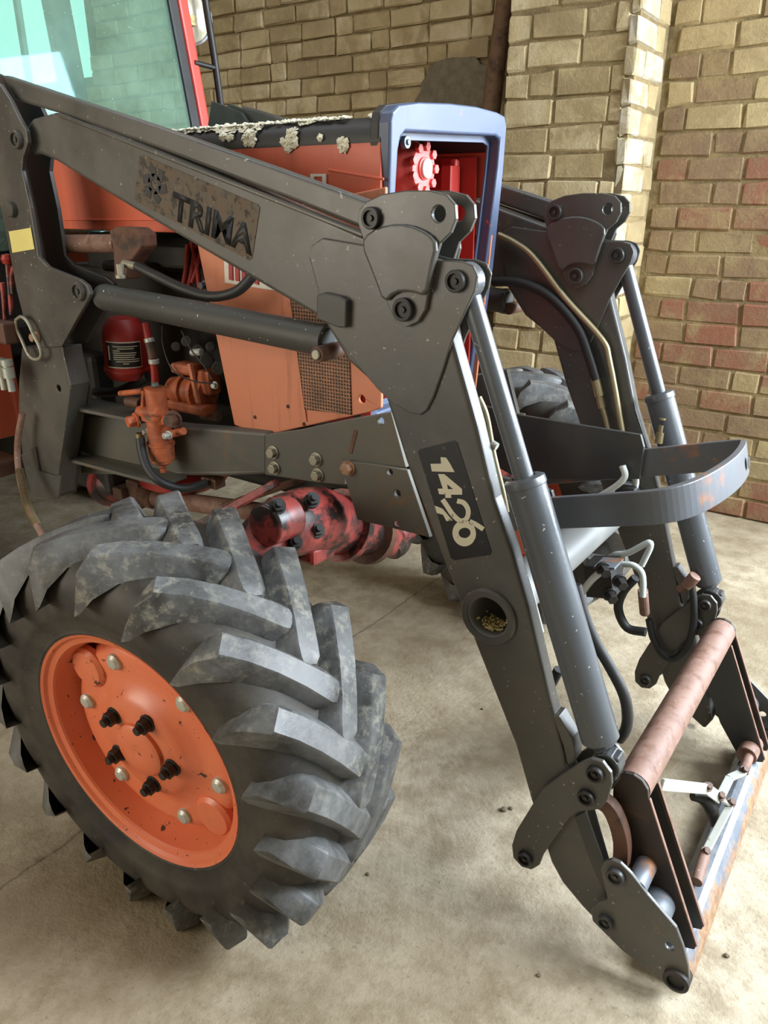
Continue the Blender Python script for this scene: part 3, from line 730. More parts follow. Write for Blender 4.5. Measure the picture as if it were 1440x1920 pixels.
for x, y, r in ((372, 658, .018), (395, 650, .014), (350, 640, .016), (388, 675, .02), (410, 690, .02), (330, 650, .014)):
    a_cyl(bm, onY(x, y, -.18), onY(x, y, -.23), r, seg=10)
obj('injector_fittings', bm, 'engine_dark', tractor, bevel=.003)
cyl('glass_bowl', onY(360, 661, -.235), onY(378, 660, -.235), .010, 'zinc', tractor)
cyl('drain_pipe', onY(380, 776, -.2), onY(410, 780, -.2), .016, 'rust', tractor)
for a, b in (((352, 460), (342, 545)), ((366, 462), (352, 545)), ((377, 470), (360, 530)), ((360, 455), (374, 540))):
    tube('injector_line', [onY(*a, -.20), onY((a[0] + b[0]) / 2 + 2, (a[1] + b[1]) / 2, -.22), onY(*b, -.23)], .007, 'red', tractor, 8)
bm = bmesh.new(); a_box(bm, onY(300, 480, -.16), (.3, .05, .06)); a_box(bm, onY(250, 500, -.2), (.2, .08, .03)); obj('manifold', bm, 'engine_dark', tractor, bevel=.01)
hexbolt('engine_stud', onY(386, 535, -.235), (0, -1, 0), .010, .02, 'worn_steel', tractor)

# chassis side rails and front support plates
for m in (1, -1):
    def quad(name, pts, th, mat, bevel=.003, par=tractor):
        P = [onY(x, y, Y) for x, y, Y in pts]; bm = bmesh.new()
        a_poly(bm, [MY(p, m) for p in P], Vector((0, th * m, 0))); return obj(name, bm, mat, par, bevel=bevel)
    rail = quad('chassis_rail', [(150, 775, -.36), (345, 800, -.325), (500, 812, -.295), (500, 889, -.295), (420, 893, -.31), (150, 890, -.36)], .05, 'frame_grey', .008)
    sp = plate('support_plate', [(500, 814), (560, 806), (640, 789), (736, 772), (764, 876), (700, 868), (648, 868), (650, 908), (600, 904), (500, 889)], -.292, -.298, -.28, 'frame_grey', tractor, m, .002, holes=[(716, 789, .010)])
    lp = plate('lower_support_plate', [(640, 862), (700, 868), (767, 880), (810, 1006), (674, 973)], -.302, -.310, -.298, 'frame_grey', tractor, m, .002, holes=[(734, 884, .009), (748, 924, .010), (746, 982, .009)])
    for x, y, mt in ((513, 848, 'bolt_steel'), (516, 877, 'bolt_steel'), (594, 861, 'bolt_steel'), (597, 890, 'bolt_steel')):
        hexbolt('support_bolt', MY(onY(x, y, -.298), m), (0, -m, 0), .0135, .017, mt, sp)
    hexbolt('support_bolt', MY(onY(654, 877, -.310), m), (0, -m, 0), .0145, .020, 'rust_orange', lp)
    bar('weld_bead', MY(onY(668, 806, -.298), m), MY(onY(657, 850, -.298), m), .004, .012, 'rust_dark', sp)
    for x0, x1, y_, z_ in ((140, 250, 778, 0), (138, 290, 886, 0)):
        A = onY(x0, y_, -.43); B = onY(x1, y_, -.43); z_ = (A.z + B.z) / 2; bm = bmesh.new()
        a_poly(bm, [MY(Vector((A.x - .06, -.43, z_)), m), MY(Vector((B.x, -.43 + .02, z_)), m), MY(Vector((B.x, -.32, z_)), m), MY(Vector((A.x - .06, -.32, z_)), m)], Vector((0, 0, -.010)))
        obj('mount_shelf', bm, 'frame_grey', tractor, bevel=.002)

# front axle: bevel-gear housing, swivel casing, hubs, drive shaft, steering link
for m in (1, -1):
    A = [onX(x, y, -.02) for x, y in ((742, 1012), (690, 1000), (640, 985), (590, 975), (540, 985), (500, 1005))]
    pts = [MY(p, m) for p in A]
    bm = bmesh.new(); a_tube(bm, pts, [.055, .06, .078, .085, .080, .062], 20, 5); ax = obj('axle_housing', bm, 'red_oily', tractor, smooth=50)
    d = (pts[3] - pts[2]).normalized(); lathe('housing_flange', pts[2], d, [(-.012, .05), (-.012, .098), (.012, .098), (.012, .05)], 'red_oily', ax, 28, True)
    lathe('housing_flange', pts[1], d, [(-.012, .05), (-.012, .088), (.012, .088), (.012, .05)], 'rust_dark', ax, 28, True)
    c_, n_, f_, u_ = wheel_frame(m)
    king = MY(onX(492, 1035, -.02), m)
    bm = bmesh.new(); a_tube(bm, [pts[4] + Vector((0, 0, .03)), king, c_ + u_ * .06 - n_ * .18, c_ - n_ * .16 - u_ * .05], [.06, .075, .085, .08], 18, 5); obj('swivel_casing', bm, 'red_oily', ax, smooth=50)
    lathe('wheel_hub', c_ - n_ * .2, n_, [(0, 0), (0, .10), (.06, .11), (.10, .085), (.20, .085), (.24, .07), (.24, 0)], 'red_oily', ax)
    pl = [MY(onX(x, y, .0), m) for x, y in ((500, 985), (552, 960), (575, 990), (520, 1020))]
    bm = bmesh.new(); a_tube(bm, [MY(onX(495, 985, .03), m), MY(onX(545, 968, .03), m)], .050, 16); obj('swivel_cap', bm, 'red_oily', ax, smooth=45, bevel=.006)
    for x, y in ((552, 1018), (594, 995), (585, 938), (520, 950)):
        q = MY(onX(x, y, .055), m); bm = bmesh.new(); dd = Vector((.6, -.4 * m, .5)).normalized()
        a_cyl(bm, q - dd * .01, q + dd * .006, .019, seg=14); a_cyl(bm, q + dd * .006, q + dd * .022, .015, seg=6); a_cyl(bm, q + dd * .022, q + dd * .034, .008, seg=8); obj('axle_bolt', bm, 'black_steel', ax)
    box('swivel_foot', MY(onX(590, 1030, .0), m), (.07, .09, .05), 'red_oily', ax, None, .012)
cyl('axle_center', (-.10, -.20, .70), (-.10, .20, .70), .07, 'rust_dark', tractor)
s0 = onY(275, 930, -.12); s1 = onY(520, 965, -.12)
cyl('drive_shaft', s0, s1, .030, 'rust', tractor)
lathe('shaft_flange', s0 + Vector((-.22, 0, .01)), (1, 0, 0), [(0, 0), (0, .085), (.03, .088), (.032, .07), (.07, .06), (.08, .04), (.08, 0)], 'red_oily', tractor)
bm = bmesh.new(); a_box(bm, s0 + Vector((-.10, 0, 0)), (.05, .10, .045)); a_box(bm, s0 + Vector((-.05, 0, 0)), (.07, .04, .10)); a_cyl(bm, s0 + Vector((-.02, 0, 0)), s0 + Vector((.05, 0, 0)), .038); obj('universal_joint', bm, 'rust_dark', tractor, bevel=.006)
bar('steering_link', onY(368, 988, -.28), onY(520, 905, -.20), .026, .026, 'red_oily', tractor, None, .006)
bar('steering_link', onY(420, 950, -.16), onY(600, 885, -.10), .024, .024, 'rust_dark', tractor, None, .006)
lathe('oil_pan', onY(345, 895, -.06), (0, 0, 1), [(-.03, 0), (-.03, .10), (.0, .15), (.03, .15), (.03, 0)], 'red', tractor)

# bumper guard: bent flat bar with two wedge brackets
zb = lambda x: .922 + .29 * (x - .8)
path = [(.28, -.2), (.70, -.2), (.775, -.197), (.815, -.175), (.845, -.125), (.868, -.03), (.876, .07), (.868, .175), (.850, .197), (.80, .2), (.28, .2)]
path = [(v_.x, v_.y) for v_ in [path and Vector((p[0], p[1], 0)) for p in path[:1]] + smoothpath([Vector((p[0], p[1], 0)) for p in path[1:-1]], 4) + [Vector((path[-1][0], path[-1][1], 0))]]
bm = bmesh.new(); prev = None; th = .014; first = None
for i, (x, y) in enumerate(path):
    a = Vector(path[max(i - 1, 0)]); b = Vector(path[min(i + 1, len(path) - 1)]); t = (b - a).normalized(); nn = Vector((t.y, -t.x)) 
    o1 = (x + nn.x * th / 2, y + nn.y * th / 2); o2 = (x - nn.x * th / 2, y - nn.y * th / 2); z = zb(x)
    cur = [bm.verts.new((o1[0], o1[1], z)), bm.verts.new((o1[0] - .018, o1[1], z + .070)), bm.verts.new((o2[0] - .018, o2[1], z + .070)), bm.verts.new((o2[0], o2[1], z))]
    if prev:
        for k in range(4): bm.faces.new((prev[k], prev[(k + 1) % 4], cur[(k + 1) % 4], cur[k]))
    else: first = cur
    prev = cur
bm.faces.new(first[::-1]); bm.faces.new(prev)
guard = obj('bumper_guard', bm, 'guard_steel' if 'guard_steel' in MATS else 'cylinder_grey', tractor, bevel=.002)
for s in (-1, 1):
    xe, zt = (.625, .985) if s == 1 else (.555, .935)
    bm = bmesh.new(); a_poly(bm, [Vector((.10, s * .192, .86)), Vector((.10, s * .192, 1.0)), Vector((.29, s * .192, .985 if s == 1 else .95)), Vector((xe - .012, s * .192, zt)), Vector((xe, s * .192, zt - .03)), Vector((xe, s * .192, .87)), Vector((.30, s * .192, .80))], Vector((0, -s * .012, 0)))
    obj('guard_bracket', bm, 'loader_dark', guard, bevel=.002)
lathe('guard_hole', Vector((.877, .125, zb(.87) + .035)), (1, .05, .2), [(0, .013), (.001, .015), (.001, 0)], 'black_steel', guard, 16)

# cab
cab = box('cab_floor', (-1.95, 0, 1.10), (1.3, 1.15, .10), 'engine_dark', tractor, None, .01)
pil = []
T = lambda y, z: Vector((-1.30 - .06 * (z - 1.8), y - (.10 * (z - 1.8)) * (1 if y > 0 else -1), z))
for s in (1, -1):
    a, b = T(.575 * s, 1.15), T(.575 * s, 2.75)
    bar('cab_pillar', a, b, .045, .05, 'cab_red', cab, Vector((0, 1, 0)), .008)
    a, b = T(.535 * s, 1.35), T(.535 * s, 2.65); bar('window_seal', a, b, .045, .03, 'black_rubber', cab, Vector((0, 1, 0)), .006)
    bar('cab_pillar', (-2.02, .60 * s, 1.1), (-2.05, .50 * s, 2.75), .06, .10, 'engine_dark', cab, Vector((1, 0, 0)), .008)
    bar('cab_pillar', (-2.60, .60 * s, 1.1), (-2.60, .50 * s, 2.75), .06, .06, 'cab_red', cab, Vector((1, 0, 0)), .008)
    bm = bmesh.new(); a_poly(bm, [Vector((-1.33, .575 * s, 1.15)), Vector((-2.6, .59 * s, 1.15)), Vector((-2.6, .59 * s, 1.42)), Vector((-1.33, .575 * s, 1.42))], Vector((0, .02 * s, 0))); obj('cab_side', bm, 'orange', cab, bevel=.004)
bm = bmesh.new(); g = [T(-.53, 1.38), T(.53, 1.38), T(.53, 2.62), T(-.53, 2.62)]; a_poly(bm, g, Vector((.006, 0, 0))); tag(obj('windscreen', bm, 'cab_glass', cab), 'dusty greenish windscreen')
bm = bmesh.new(); a_box(bm, (-1.95, 0, 2.80), (1.5, 1.2, .12)); obj('cab_roof', bm, 'cab_red', cab, bevel=.03)
for s in (1, -1): box('cab_bulkhead', (-1.32, .42 * s, 1.28), (.03, .30, .22), 'engine_dark', cab)
bm = bmesh.new(); a_tube(bm, [(-1.5, .0, 1.3), (-1.72, .0, 1.62)], .03, 12); a_tube(bm, [Vector((-1.72, 0, 1.63)) + (Vector((.12, 0, .16)) * math.cos(t) + Vector((0, .2, 0)) * math.sin(t)) for t in [2 * math.pi * k / 20 for k in range(21)]], .014, 8, 2); obj('steering_wheel', bm, 'black_rubber', cab, smooth=50)
bm = bmesh.new(); a_box(bm, (-2.25, .0, 1.45), (.45, .45, .14)); a_box(bm, (-2.5, .0, 1.72), (.1, .45, .5)); obj('driver_seat', bm, 'black_rubber', cab, bevel=.03)
# mirror bracket and work lamp on the far side
mb = tube('mirror_bracket', [onX(376, -60, -1.28), onX(387, 15, -1.28), onX(402, 110, -1.28), onX(416, 212, -1.28), onX(425, 280, -1.28)], .013, 'black_steel', cab, 10)
tube('bracket_rung', [onX(364, 117, -1.29), onX(402, 127, -1.28)], .009, 'black_steel', mb, 8)
lo = onX(371, 30, -1.34)
lamp = lathe('work_lamp', lo + Vector((-.10, 0, 0)), (1, -.35, -.12), [(0, 0), (0, .04), (.03, .075), (.08, .085), (.085, .088), (.10, .088), (.10, .08)], 'worn_steel', cab)
lathe('lamp_lens', lo + Vector((-.10, 0, 0)), (1, -.35, -.12), [(.094, .081), (.104, .06), (.108, 0)], 'lens', lamp)
box('lamp_bulb', lo + Vector((.012, -.04, -.02)), (.006, .035, .035), 'grain', lamp, None, .006)
# left edge: control valve, couplings, hoses, orange side tank
vb = box('control_valve', onY(5, 622, -.50), (.10, .05, .06), 'rust_dark', tractor, None, .006)
for x, y in ((4, 665), (18, 668)):
    lathe('coupling', onY(x, y + 40, -.52), (0, 0, 1), [(-.04, .010), (.0, .010), (0, .016), (.028, .016), (.030, .012), (.034, .012), (.035, .016), (.052, .016), (.052, 0)], 'zinc', vb, 14)
for pts in (((14, 495), (18, 540), (22, 590)), ((4, 530), (8, 570), (10, 600)), ((26, 500), (22, 520), (24, 550))):
    tube('valve_lever', [onY(x, y, -.46) for x, y in pts], .007, 'red_oily', vb, 8)
lathe('lever_knob', onY(14, 486, -.46), (0, 0, 1), [(-.015, 0), (-.012, .014), (.0, .018), (.012, .014), (.015, 0)], 'red', vb, 12)
cs = box('side_tank', (-1.42, -.47, .98), (.42, .20, .34), 'orange', tractor, None, .03)
box('step_plate', (-1.45, -.52, .72), (.5, .22, .05), 'rust_dark', tractor, None, .01)
tube('spring_hose', [onY(x, y, Y) for x, y, Y in ((42, 775, -.50), (33, 830, -.51), (36, 890, -.53), (52, 950, -.56), (84, 1015, -.60), (112, 1090, -.64))], .0095, 'rust', tractor, 10)
bm = bmesh.new(); hp = smoothpath([onY(x, y, Y) for x, y, Y in ((36, 880, -.527), (52, 950, -.56), (70, 985, -.58))], 14)
for i in range(len(hp) - 1):
    d_ = (hp[i + 1] - hp[i]).normalized()
    for q_ in (0, .5): a_lathe(bm, hp[i].lerp(hp[i + 1], q_), d_, [(-.0012, .0095), (0, .0125), (.0012, .0095)], 10)
obj('hose_spring', bm, 'pipe_brass', tractor, smooth=50)
# rear wheels
for s_ in (1, -1):
    cw, nw = Vector((-2.5, .82 * s_, .765)), Vector((0, s_, 0))
    rw = lathe('rear_wheel', cw, nw, [(.155, .475), (.165, .485), (.15, .492), (-.15, .492), (-.16, .47), (.0, .45), (.02, .40), (.05, .30), (.02, .2), (.06, .12), (.06, 0)], 'rim_orange', tractor, 48)
    build_tyre('tyre', cw, nw, Vector((1, 0, 0)), Vector((0, 0, 1)), .78, .38, .485, 22, 'tyre_rubber', rw)
cyl('rear_axle', (-2.5, -.80, .765), (-2.5, .80, .765), .10, 'red_oily', tractor)

# ================================================================= FRONT LOADER
loader = thing('front_loader', 'dark grey front loader with twin arms mounted on the orange tractor', 'loader', (.2, 0, 0))
ARM = [(50, 235), (60, 222), (100, 211), (180, 234), (400, 322), (690, 446), (780, 480), (822, 492), (848, 640), (893, 800), (925, 937), (960, 1040), (990, 1144), (1030, 1313), (1062, 1434), (1085, 1470), (1110, 1560), (1145, 1680), (1150, 1728), (1132, 1745), (1092, 1703), (1052, 1655), (1032, 1618), (994, 1500), (965, 1397), (893, 1215), (800, 970), (760, 866), (722, 745), (690, 712), (652, 678), (605, 600), (430, 498), (250, 392), (105, 302), (75, 289), (62, 292), (54, 262)]
KNEE = [(583, 482), (588, 460), (608, 446), (690, 460), (760, 470), (820, 487), (868, 489), (890, 497), (899, 516), (894, 545), (872, 592), (850, 640), (834, 692), (815, 745), (803, 768), (790, 777), (770, 773), (735, 752), (712, 730), (680, 692), (640, 640), (606, 588), (600, 545)]
BRKT = [(674, 420), (676, 393), (690, 378), (720, 364), (762, 357), (808, 357), (840, 365), (856, 384), (858, 410), (848, 436), (828, 456), (816, 495), (806, 545), (800, 580), (786, 603), (765, 613), (745, 603), (733, 578), (712, 525), (688, 462)]
BULG = rounded([(682, 456), (698, 434), (733, 420), (772, 420), (810, 436), (828, 458), (816, 505), (806, 556), (775, 546), (748, 548), (726, 570), (706, 515)], 1)
LCR = crop([(430, 950), (520, 885), (600, 835), (650, 815), (700, 830), (738, 880), (742, 930), (722, 1000), (690, 1042), (640, 1050), (590, 1052), (545, 1085), (490, 1165), (432, 1250), (415, 1295), (380, 1315), (335, 1302), (297, 1260), (292, 1205), (312, 1140), (380, 1030)], 840, 1080, 2.4)
HPL = crop([(690, 1310), (705, 1280), (740, 1268), (780, 1285), (830, 1335), (900, 1425), (1030, 1575), (1062, 1660), (1085, 1750), (1090, 1820), (1065, 1855), (1015, 1855), (965, 1815), (880, 1745), (790, 1680), (700, 1590), (655, 1545), (648, 1495), (680, 1460), (722, 1448), (705, 1375)], 840, 1080, 2.4)
BAR = [(6, 140), (60, 158), (300, 238), (500, 308), (696, 378), (700, 410), (688, 432), (560, 380), (300, 280), (110, 212), (30, 188)]
YA = -.44; YM = -.419
def pm(x, y, Y, m): return MY(onY(x, y, Y), m)
for m in (1, -1):
    # main arm
    arm = plate('lift_arm', ARM, YA, -.440, -.396, 'loader_grey', loader, m, .0095, holes=[(917, 1155, .046)])
    plate('knee_plate', KNEE, YA, -.4465, -.440, 'loader_grey', arm, m, .0025, holes=[(857, 527, .012)])
    plate('knee_plate', KNEE, YA, -.396, -.3895, 'loader_grey', arm, m, .0025, holes=[(857, 527, .012)])
    tc = pm(917, 1155, YA, m); Yd = Vector((0, -m, 0))
    lathe('tube_collar', tc, Yd, [(-.005, .063), (.006, .063), (.010, .059), (.010, .0465), (-.005, .0465)], 'loader_grey', arm, 36, True)
    # raised rub block on the knee, flange lip along the boom
    a = pm(633, 590, YA, m)
    plate('stop_block', [(606, 552), (618, 547), (650, 554), (662, 562), (660, 612), (646, 612), (606, 596)], YA, -.462, -.44, 'loader_dark', arm, m, .003)
    bar('boom_flange', pm(112, 215, YA, m), pm(684, 441, YA, m), .012, .010, 'loader_grey', arm, None, .003)
    # upper crank bracket: two plates, pressed bulge, pins
    br = plate('crank_bracket', BRKT, YA - .012, -.4575, -.4475, 'loader_grey', loader, m, .002, holes=[(825, 401, .014)])
    plate('pressed_bulge', BULG, YA - .014, -.468, -.456, 'loader_grey', br, m, .010)
    b2 = plate('crank_bracket', BRKT, YA - .012, -.3895, -.3795, 'loader_grey', loader, m, .002, holes=[(825, 401, .014)])
    plate('pressed_bulge', BULG, YA - .012, -.381, -.371, 'loader_grey', b2, m, .008)
    for x, y, r in ((699, 409, .020), (759, 580, .022)):
        q = pm(x, y, -.4575, m); pinhead('pin', q, Yd, r, 'black_steel', br)
        q = pm(x, y, -.4575, m); pinhead('pin', Vector((q.x, m * -.3795, q.z)), -Yd, r, 'loader_dark', b2)
    # levelling rod above the boom
    lr = plate('levelling_rod', BAR, YM - .014, -.438, -.406, 'loader_grey', loader, m, .0085)
    # tilt cylinder
    e0 = pm(874, 527, YM, m); c0 = pm(985, 905, YM, m); c1 = pm(1128, 1392, YM, m); dd = (c1 - c0).normalized()
    tcyl = lathe('tilt_cylinder', c0, dd, [(-.012, .0225), (-.012, .032), (-.008, .0395), (.0, .0405), (.006, .0405), (.008, .0385), ((c1 - c0).length - .01, .0385), ((c1 - c0).length, .030), ((c1 - c0).length + .006, .020), ((c1 - c0).length + .006, 0)], 'cylinder_grey', loader, 36)
    cyl('piston_rod', e0 + dd * .03, c0 - dd * .005, .0195, 'cylinder_grey', tcyl, 28)
    bm = bmesh.new(); a_cyl(bm, Vector((e0.x, m * -.439, e0.z)), Vector((e0.x, m * -.405, e0.z)), .034, seg=28); obj('rod_eye', bm, 'cylinder_grey', tcyl, smooth=40, bevel=.004)
    pinhead('pin', pm(857, 527, -.4465, m), Yd, .020, 'black_steel', tcyl)
    pe = pm(857, 527, -.4465, m); pinhead('pin', Vector((pe.x, m * -.3895, pe.z)), -Yd, .020, 'loader_dark', tcyl)
    b0 = pm(1140, 1428, YM, m); bm = bmesh.new(); a_box(bm, b0, (.05, .034, .055)); a_cyl(bm, b0 + Vector((0, -.02, 0)), b0 + Vector((0, .02, 0)), .030, seg=20); obj('base_eye', bm, 'loader_dark', tcyl, bevel=.004)
    # lower crank, link to the carrier
    lc = plate('lower_crank', LCR, YA - .012, -.4575, -.4475, 'loader_grey', loader, m, .002)
    lc2 = plate('lower_crank', LCR, YA - .012, -.3895, -.3795, 'loader_grey', loader, m, .002)
    for x, y in crop([(665, 885), (625, 990), (350, 1265)], 840, 1080, 2.4):
        q = pm(x, y, -.4575, m); pinhead('pin', q, Yd, .0175, 'black_steel', lc)
        pinhead('pin', Vector((q.x, m * -.3795, q.z)), -Yd, .0175, 'loader_dark', lc2)
    plate('front_lip', crop([(470, 625), (500, 630), (560, 730), (575, 800), (570, 835), (540, 850), (520, 760)], 840, 1080, 2.4), YA + .004, -.438, -.40, 'loader_grey', arm, m, .002)
    plate('shin_gusset', crop([(575, 1075), (625, 1050), (700, 1260), (728, 1440), (715, 1440), (650, 1290)], 840, 1080, 2.4), YA + .002, -.445, -.44, 'loader_dark', arm, m, .002)
    link = [pm(*p, YM + .004, m) for p in crop([(640, 985), (722, 1030), (765, 1110), (785, 1200), (780, 1290), (765, 1345)], 840, 1080, 2.4)]
    bm = bmesh.new(); sm = smoothpath(link, 5); La, Ra = [], []
    for i_, q_ in enumerate(sm):
        t_ = (sm[min(i_ + 1, len(sm) - 1)] - sm[max(i_ - 1, 0)]).normalized(); n2 = Vector((-t_.z, 0, t_.x)) * .016
        La.append(q_ + n2); Ra.append(q_ - n2)
    a_poly(bm, [v_ - Vector((0, .013, 0)) for v_ in La + Ra[::-1]], Vector((0, .026, 0)))
    obj('carrier_link', bm, 'rust_dark', loader, bevel=.002)
    # lift cylinder
    p0 = pm(190, 556, YM, m); p1 = pm(616, 640, YM, m); d2 = (p1 - p0).normalized(); LL = (p1 - p0).length
    lcy = lathe('lift_cylinder', p0, d2, [(-.004, 0), (-.004, .024), (.006, .032), (.02, .0345), (LL * .97, .0345), (LL * .985, .0365), (LL, .0365), (LL, .030), (LL + .004, .026), (LL + .004, 0)], 'barrel_blackgrey', loader, 32)
    q = pm(636, 655, -.40, m); cyl('cylinder_pin', Vector((q.x, m * -.475, q.z)), Vector((q.x, m * -.40, q.z)), .017, 'rust_dark', lcy)
    cyl('cylinder_pin_cap', Vector((q.x, m * -.481, q.z)), Vector((q.x, m * -.475, q.z)), .010, 'bolt_steel', lcy)
    hexbolt('port_fitting', pm(228, 522, YM, m), (0, 0, 1), .011, .035, 'bolt_steel', lcy)
    # mounting tower
    TW = [(-60, 130), (0, 158), (20, 188), (36, 222), (50, 245), (53, 268), (44, 296), (42, 320), (58, 390), (73, 482), (90, 500), (150, 524), (165, 536), (170, 552), (160, 572), (148, 592), (128, 628), (116, 650), (80, 652), (46, 600), (32, 545), (18, 470), (4, 400), (-20, 300), (-60, 200)]
    tw = plate('mounting_tower', TW, -.465, -.4665, -.4545, 'loader_grey', loader, m, .002)
    tw2 = plate('mounting_tower', TW, -.465, -.3885, -.3765, 'loader_dark', loader, m, .002)
    pinhead('pin', pm(34, 262, -.4665, m), Yd, .022, 'loader_grey', tw); pinhead('pin', pm(150, 546, -.4665, m), Yd, .024, 'loader_grey', tw)
    lathe('pin', pm(24, 393, -.4665, m), Yd, [(0, .020), (.012, .020), (.015, .016), (.015, 0)], 'loader_grey', tw)
    PO = [(42, 650), (118, 650), (121, 668), (134, 722), (126, 780), (112, 880), (110, 928), (62, 924), (44, 862), (36, 790), (36, 720)]
    post = plate('tower_post', PO, -.46, -.4620, -.400, 'loader_grey', loader, m, .003, holes=[(111, 728, .010)])
    cb = plate('post_cap', [(40, 852), (66, 838), (74, 884), (104, 892), (116, 892), (110, 936), (60, 930)], -.468, -.470, -.462, 'loader_grey', post, m, .002)
    bar('post_flange', pm(128, 660, -.405, m), pm(150, 722, -.405, m), .06, .012, 'loader_dark', post)
    bar('post_flange', pm(150, 722, -.405, m), pm(126, 925, -.405, m), .06, .012, 'loader_dark', post)
    # locking handle
    hc = [pm(x, y, -.485, m) for x, y in ((30, 600), (40, 594), (52, 604), (64, 630), (76, 655), (76, 670), (66, 674), (54, 666), (42, 640), (32, 618), (30, 600))]
    tube('lock_handle', hc, .005, 'bolt_steel', post, 8, 4)
    hexbolt('lock_bolt', pm(70, 632, -.4665, m), Yd, .012, .02, 'rust_orange', tw)
    # tool carrier: side plate, two upright channel plates
    hp_ = plate('carrier_plate', HPL, -.46, -.4660, -.4560, 'loader_grey', loader, m, .0025, holes=[(840 + 1000 / 2.4, 1080 + 1660 / 2.4, .0095)])
    for x, y, r in ((757, 1345, .019), (712, 1550, .017)):
        pinhead('pin', pm(840 + x / 2.4, 1080 + y / 2.4, -.466, m), Yd, r, 'loader_dark', hp_)
    q = pm(840 + 1030 / 2.4, 1080 + 1812 / 2.4, -.466, m)
    lathe('carrier_boss', q, Yd, [(-.02, .026), (.010, .026), (.012, .023), (.012, .018), (.004, .016), (.004, 0)], 'engine_dark', hp_, 24)
    for Yp, mat_, top_ in ((-.388, 'upright_dark', ((.813, .41), (.820, .43), (.835, .441), (.852, .444), (.870, .438), (.883, .422), (.888, .40))), (-.330, 'loader_dark', ((.830, .366), (.862, .366), (.888, .396)))):
        bm = bmesh.new(); a_poly(bm, [Vector((x, Yp * m, z)) for x, z in top_ + ((1.028, .085), (1.026, .072), (1.010, .066), (.965, .060), (.90, .15), (.845, .26), (.818, .355))], Vector((0, .010 * m, 0))); upr = obj('carrier_upright', bm, mat_, loader, bevel=.002)
        bar('rusty_edge', Vector((.889, (Yp + .005) * m, .400)), Vector((1.029, (Yp + .005) * m, .082)), .009, .003, 'rust', upr)
    q = Vector((.93, m * -.375, .20)); cyl('spacer_tube', Vector((.905, m * -.46, .235)), Vector((.905, m * -.379, .235)), .022, 'worn_steel', loader)
    cyl('spacer_tube', Vector((.94, m * -.46, .155)), Vector((.94, m * -.379, .155)), .036, 'worn_steel', loader)

# torque tube, carrier cross tube, carrier bottom bar
t0 = onY(917, 1155, YA)
bm = bmesh.new(); a_lathe(bm, Vector((t0.x, -.445, t0.z)), (0, 1, 0), [(0, .044), (0, .0495), (.89, .0495), (.89, .044), (.45, .044), (.45, 0.001), (.44, .001), (.44, .044)], 36, True)
obj('torque_tube', bm, 'tube_pale', loader, smooth=40)
bm = bmesh.new()
for _ in range(140):
    a = random.gauss(0, .4); rr_ = .038 - abs(random.gauss(0, .003)); p = Vector((t0.x + rr_ * math.sin(a), -.43 + random.random() * .05, t0.z - rr_ * math.cos(a)))
    M_ = Matrix.Rotation(random.random() * 3.1, 3, 'Z') @ Matrix.Rotation(random.uniform(-.6, .6), 3, 'Y'); a_box(bm, p, (.007, .003, .003), M_)
o = obj('grain_spill', bm, 'grain'); tag(o, 'loose pale grain lying inside the open end of the cross tube', 'grain', None, 'stuff')
bm = bmesh.new(); a_lathe(bm, Vector((.850, -.376, .405)), (0, 1, 0), [(0, .030), (0, .037), (.752, .037), (.752, .030)], 32, True); tag(obj('carrier_cross_tube', bm, 'rust', loader, smooth=40), 'rusty brown round cross tube')
bm = bmesh.new(); a_poly(bm, [Vector((x, -.43, z)) for x, z in ((.950, .004), (1.036, .004), (1.036, .012), (1.033, .026), (1.026, .044), (1.014, .060), (1.0, .068), (.984, .068), (.968, .060), (.956, .044), (.950, .026))], Vector((0, .86, 0))); bbar = obj('carrier_bottom_bar', bm, 'bar_steel', loader, bevel=.004)
# locking linkage on the bottom bar
def kz(x, y, Z): return onZ(840 + x / 2.4, 1080 + y / 2.4, Z)
U0 = onY(840 + 962 / 2.4, 1080 + 938 / 2.4, -.312)
B1, B2, B3, B4 = kz(1165, 958, .20), kz(1222, 1000, .155), kz(1268, 908, .115), kz(1330, 882, .105)
lk = bar('lock_lever', U0, B1, .008, .026, 'zinc', loader, Vector((1, 0, 0)))
bar('lever_arm', B1, B2, .008, .028, 'zinc', lk, Vector((1, 0, 0)))
bar('lever_arm', B2, B3, .008, .022, 'zinc', lk, Vector((0, 0, 1))); bar('lever_arm', B3, B4, .008, .022, 'zinc', lk, Vector((0, 0, 1)))
B5, B6 = kz(1270, 1030, .13), kz(1155, 1250, .105)
bar('lever_arm', B2, B5, .008, .018, 'zinc', lk, Vector((0, 0, 1))); bar('lever_arm', B5, B6, .010, .018, 'zinc', lk, Vector((0, 0, 1)))
cyl('lock_rod', B4, kz(1372, 760, .10), .013, 'rust', lk); cyl('lock_bush', kz(1342, 812, .10), kz(1374, 750, .10), .027, 'rust', lk)
cyl('lock_rod', B6, kz(1118, 1380, .10), .013, 'rust', lk)
for q_ in (B1, B2, B4, B5, B6): hexbolt('lever_bolt', q_ + Vector((0, 0, .006)), (.4, -.3, .8), .009, .014, 'rust_dark', lk)
bm = bmesh.new(); a_tube(bm, [kz(1100, 990, .16), kz(1150, 1000, .15), kz(1185, 1050, .12), kz(1205, 1130, .09)], [.012, .017, .018, .010], 10); obj('latch_hook', bm, 'black_steel', lk, smooth=50)

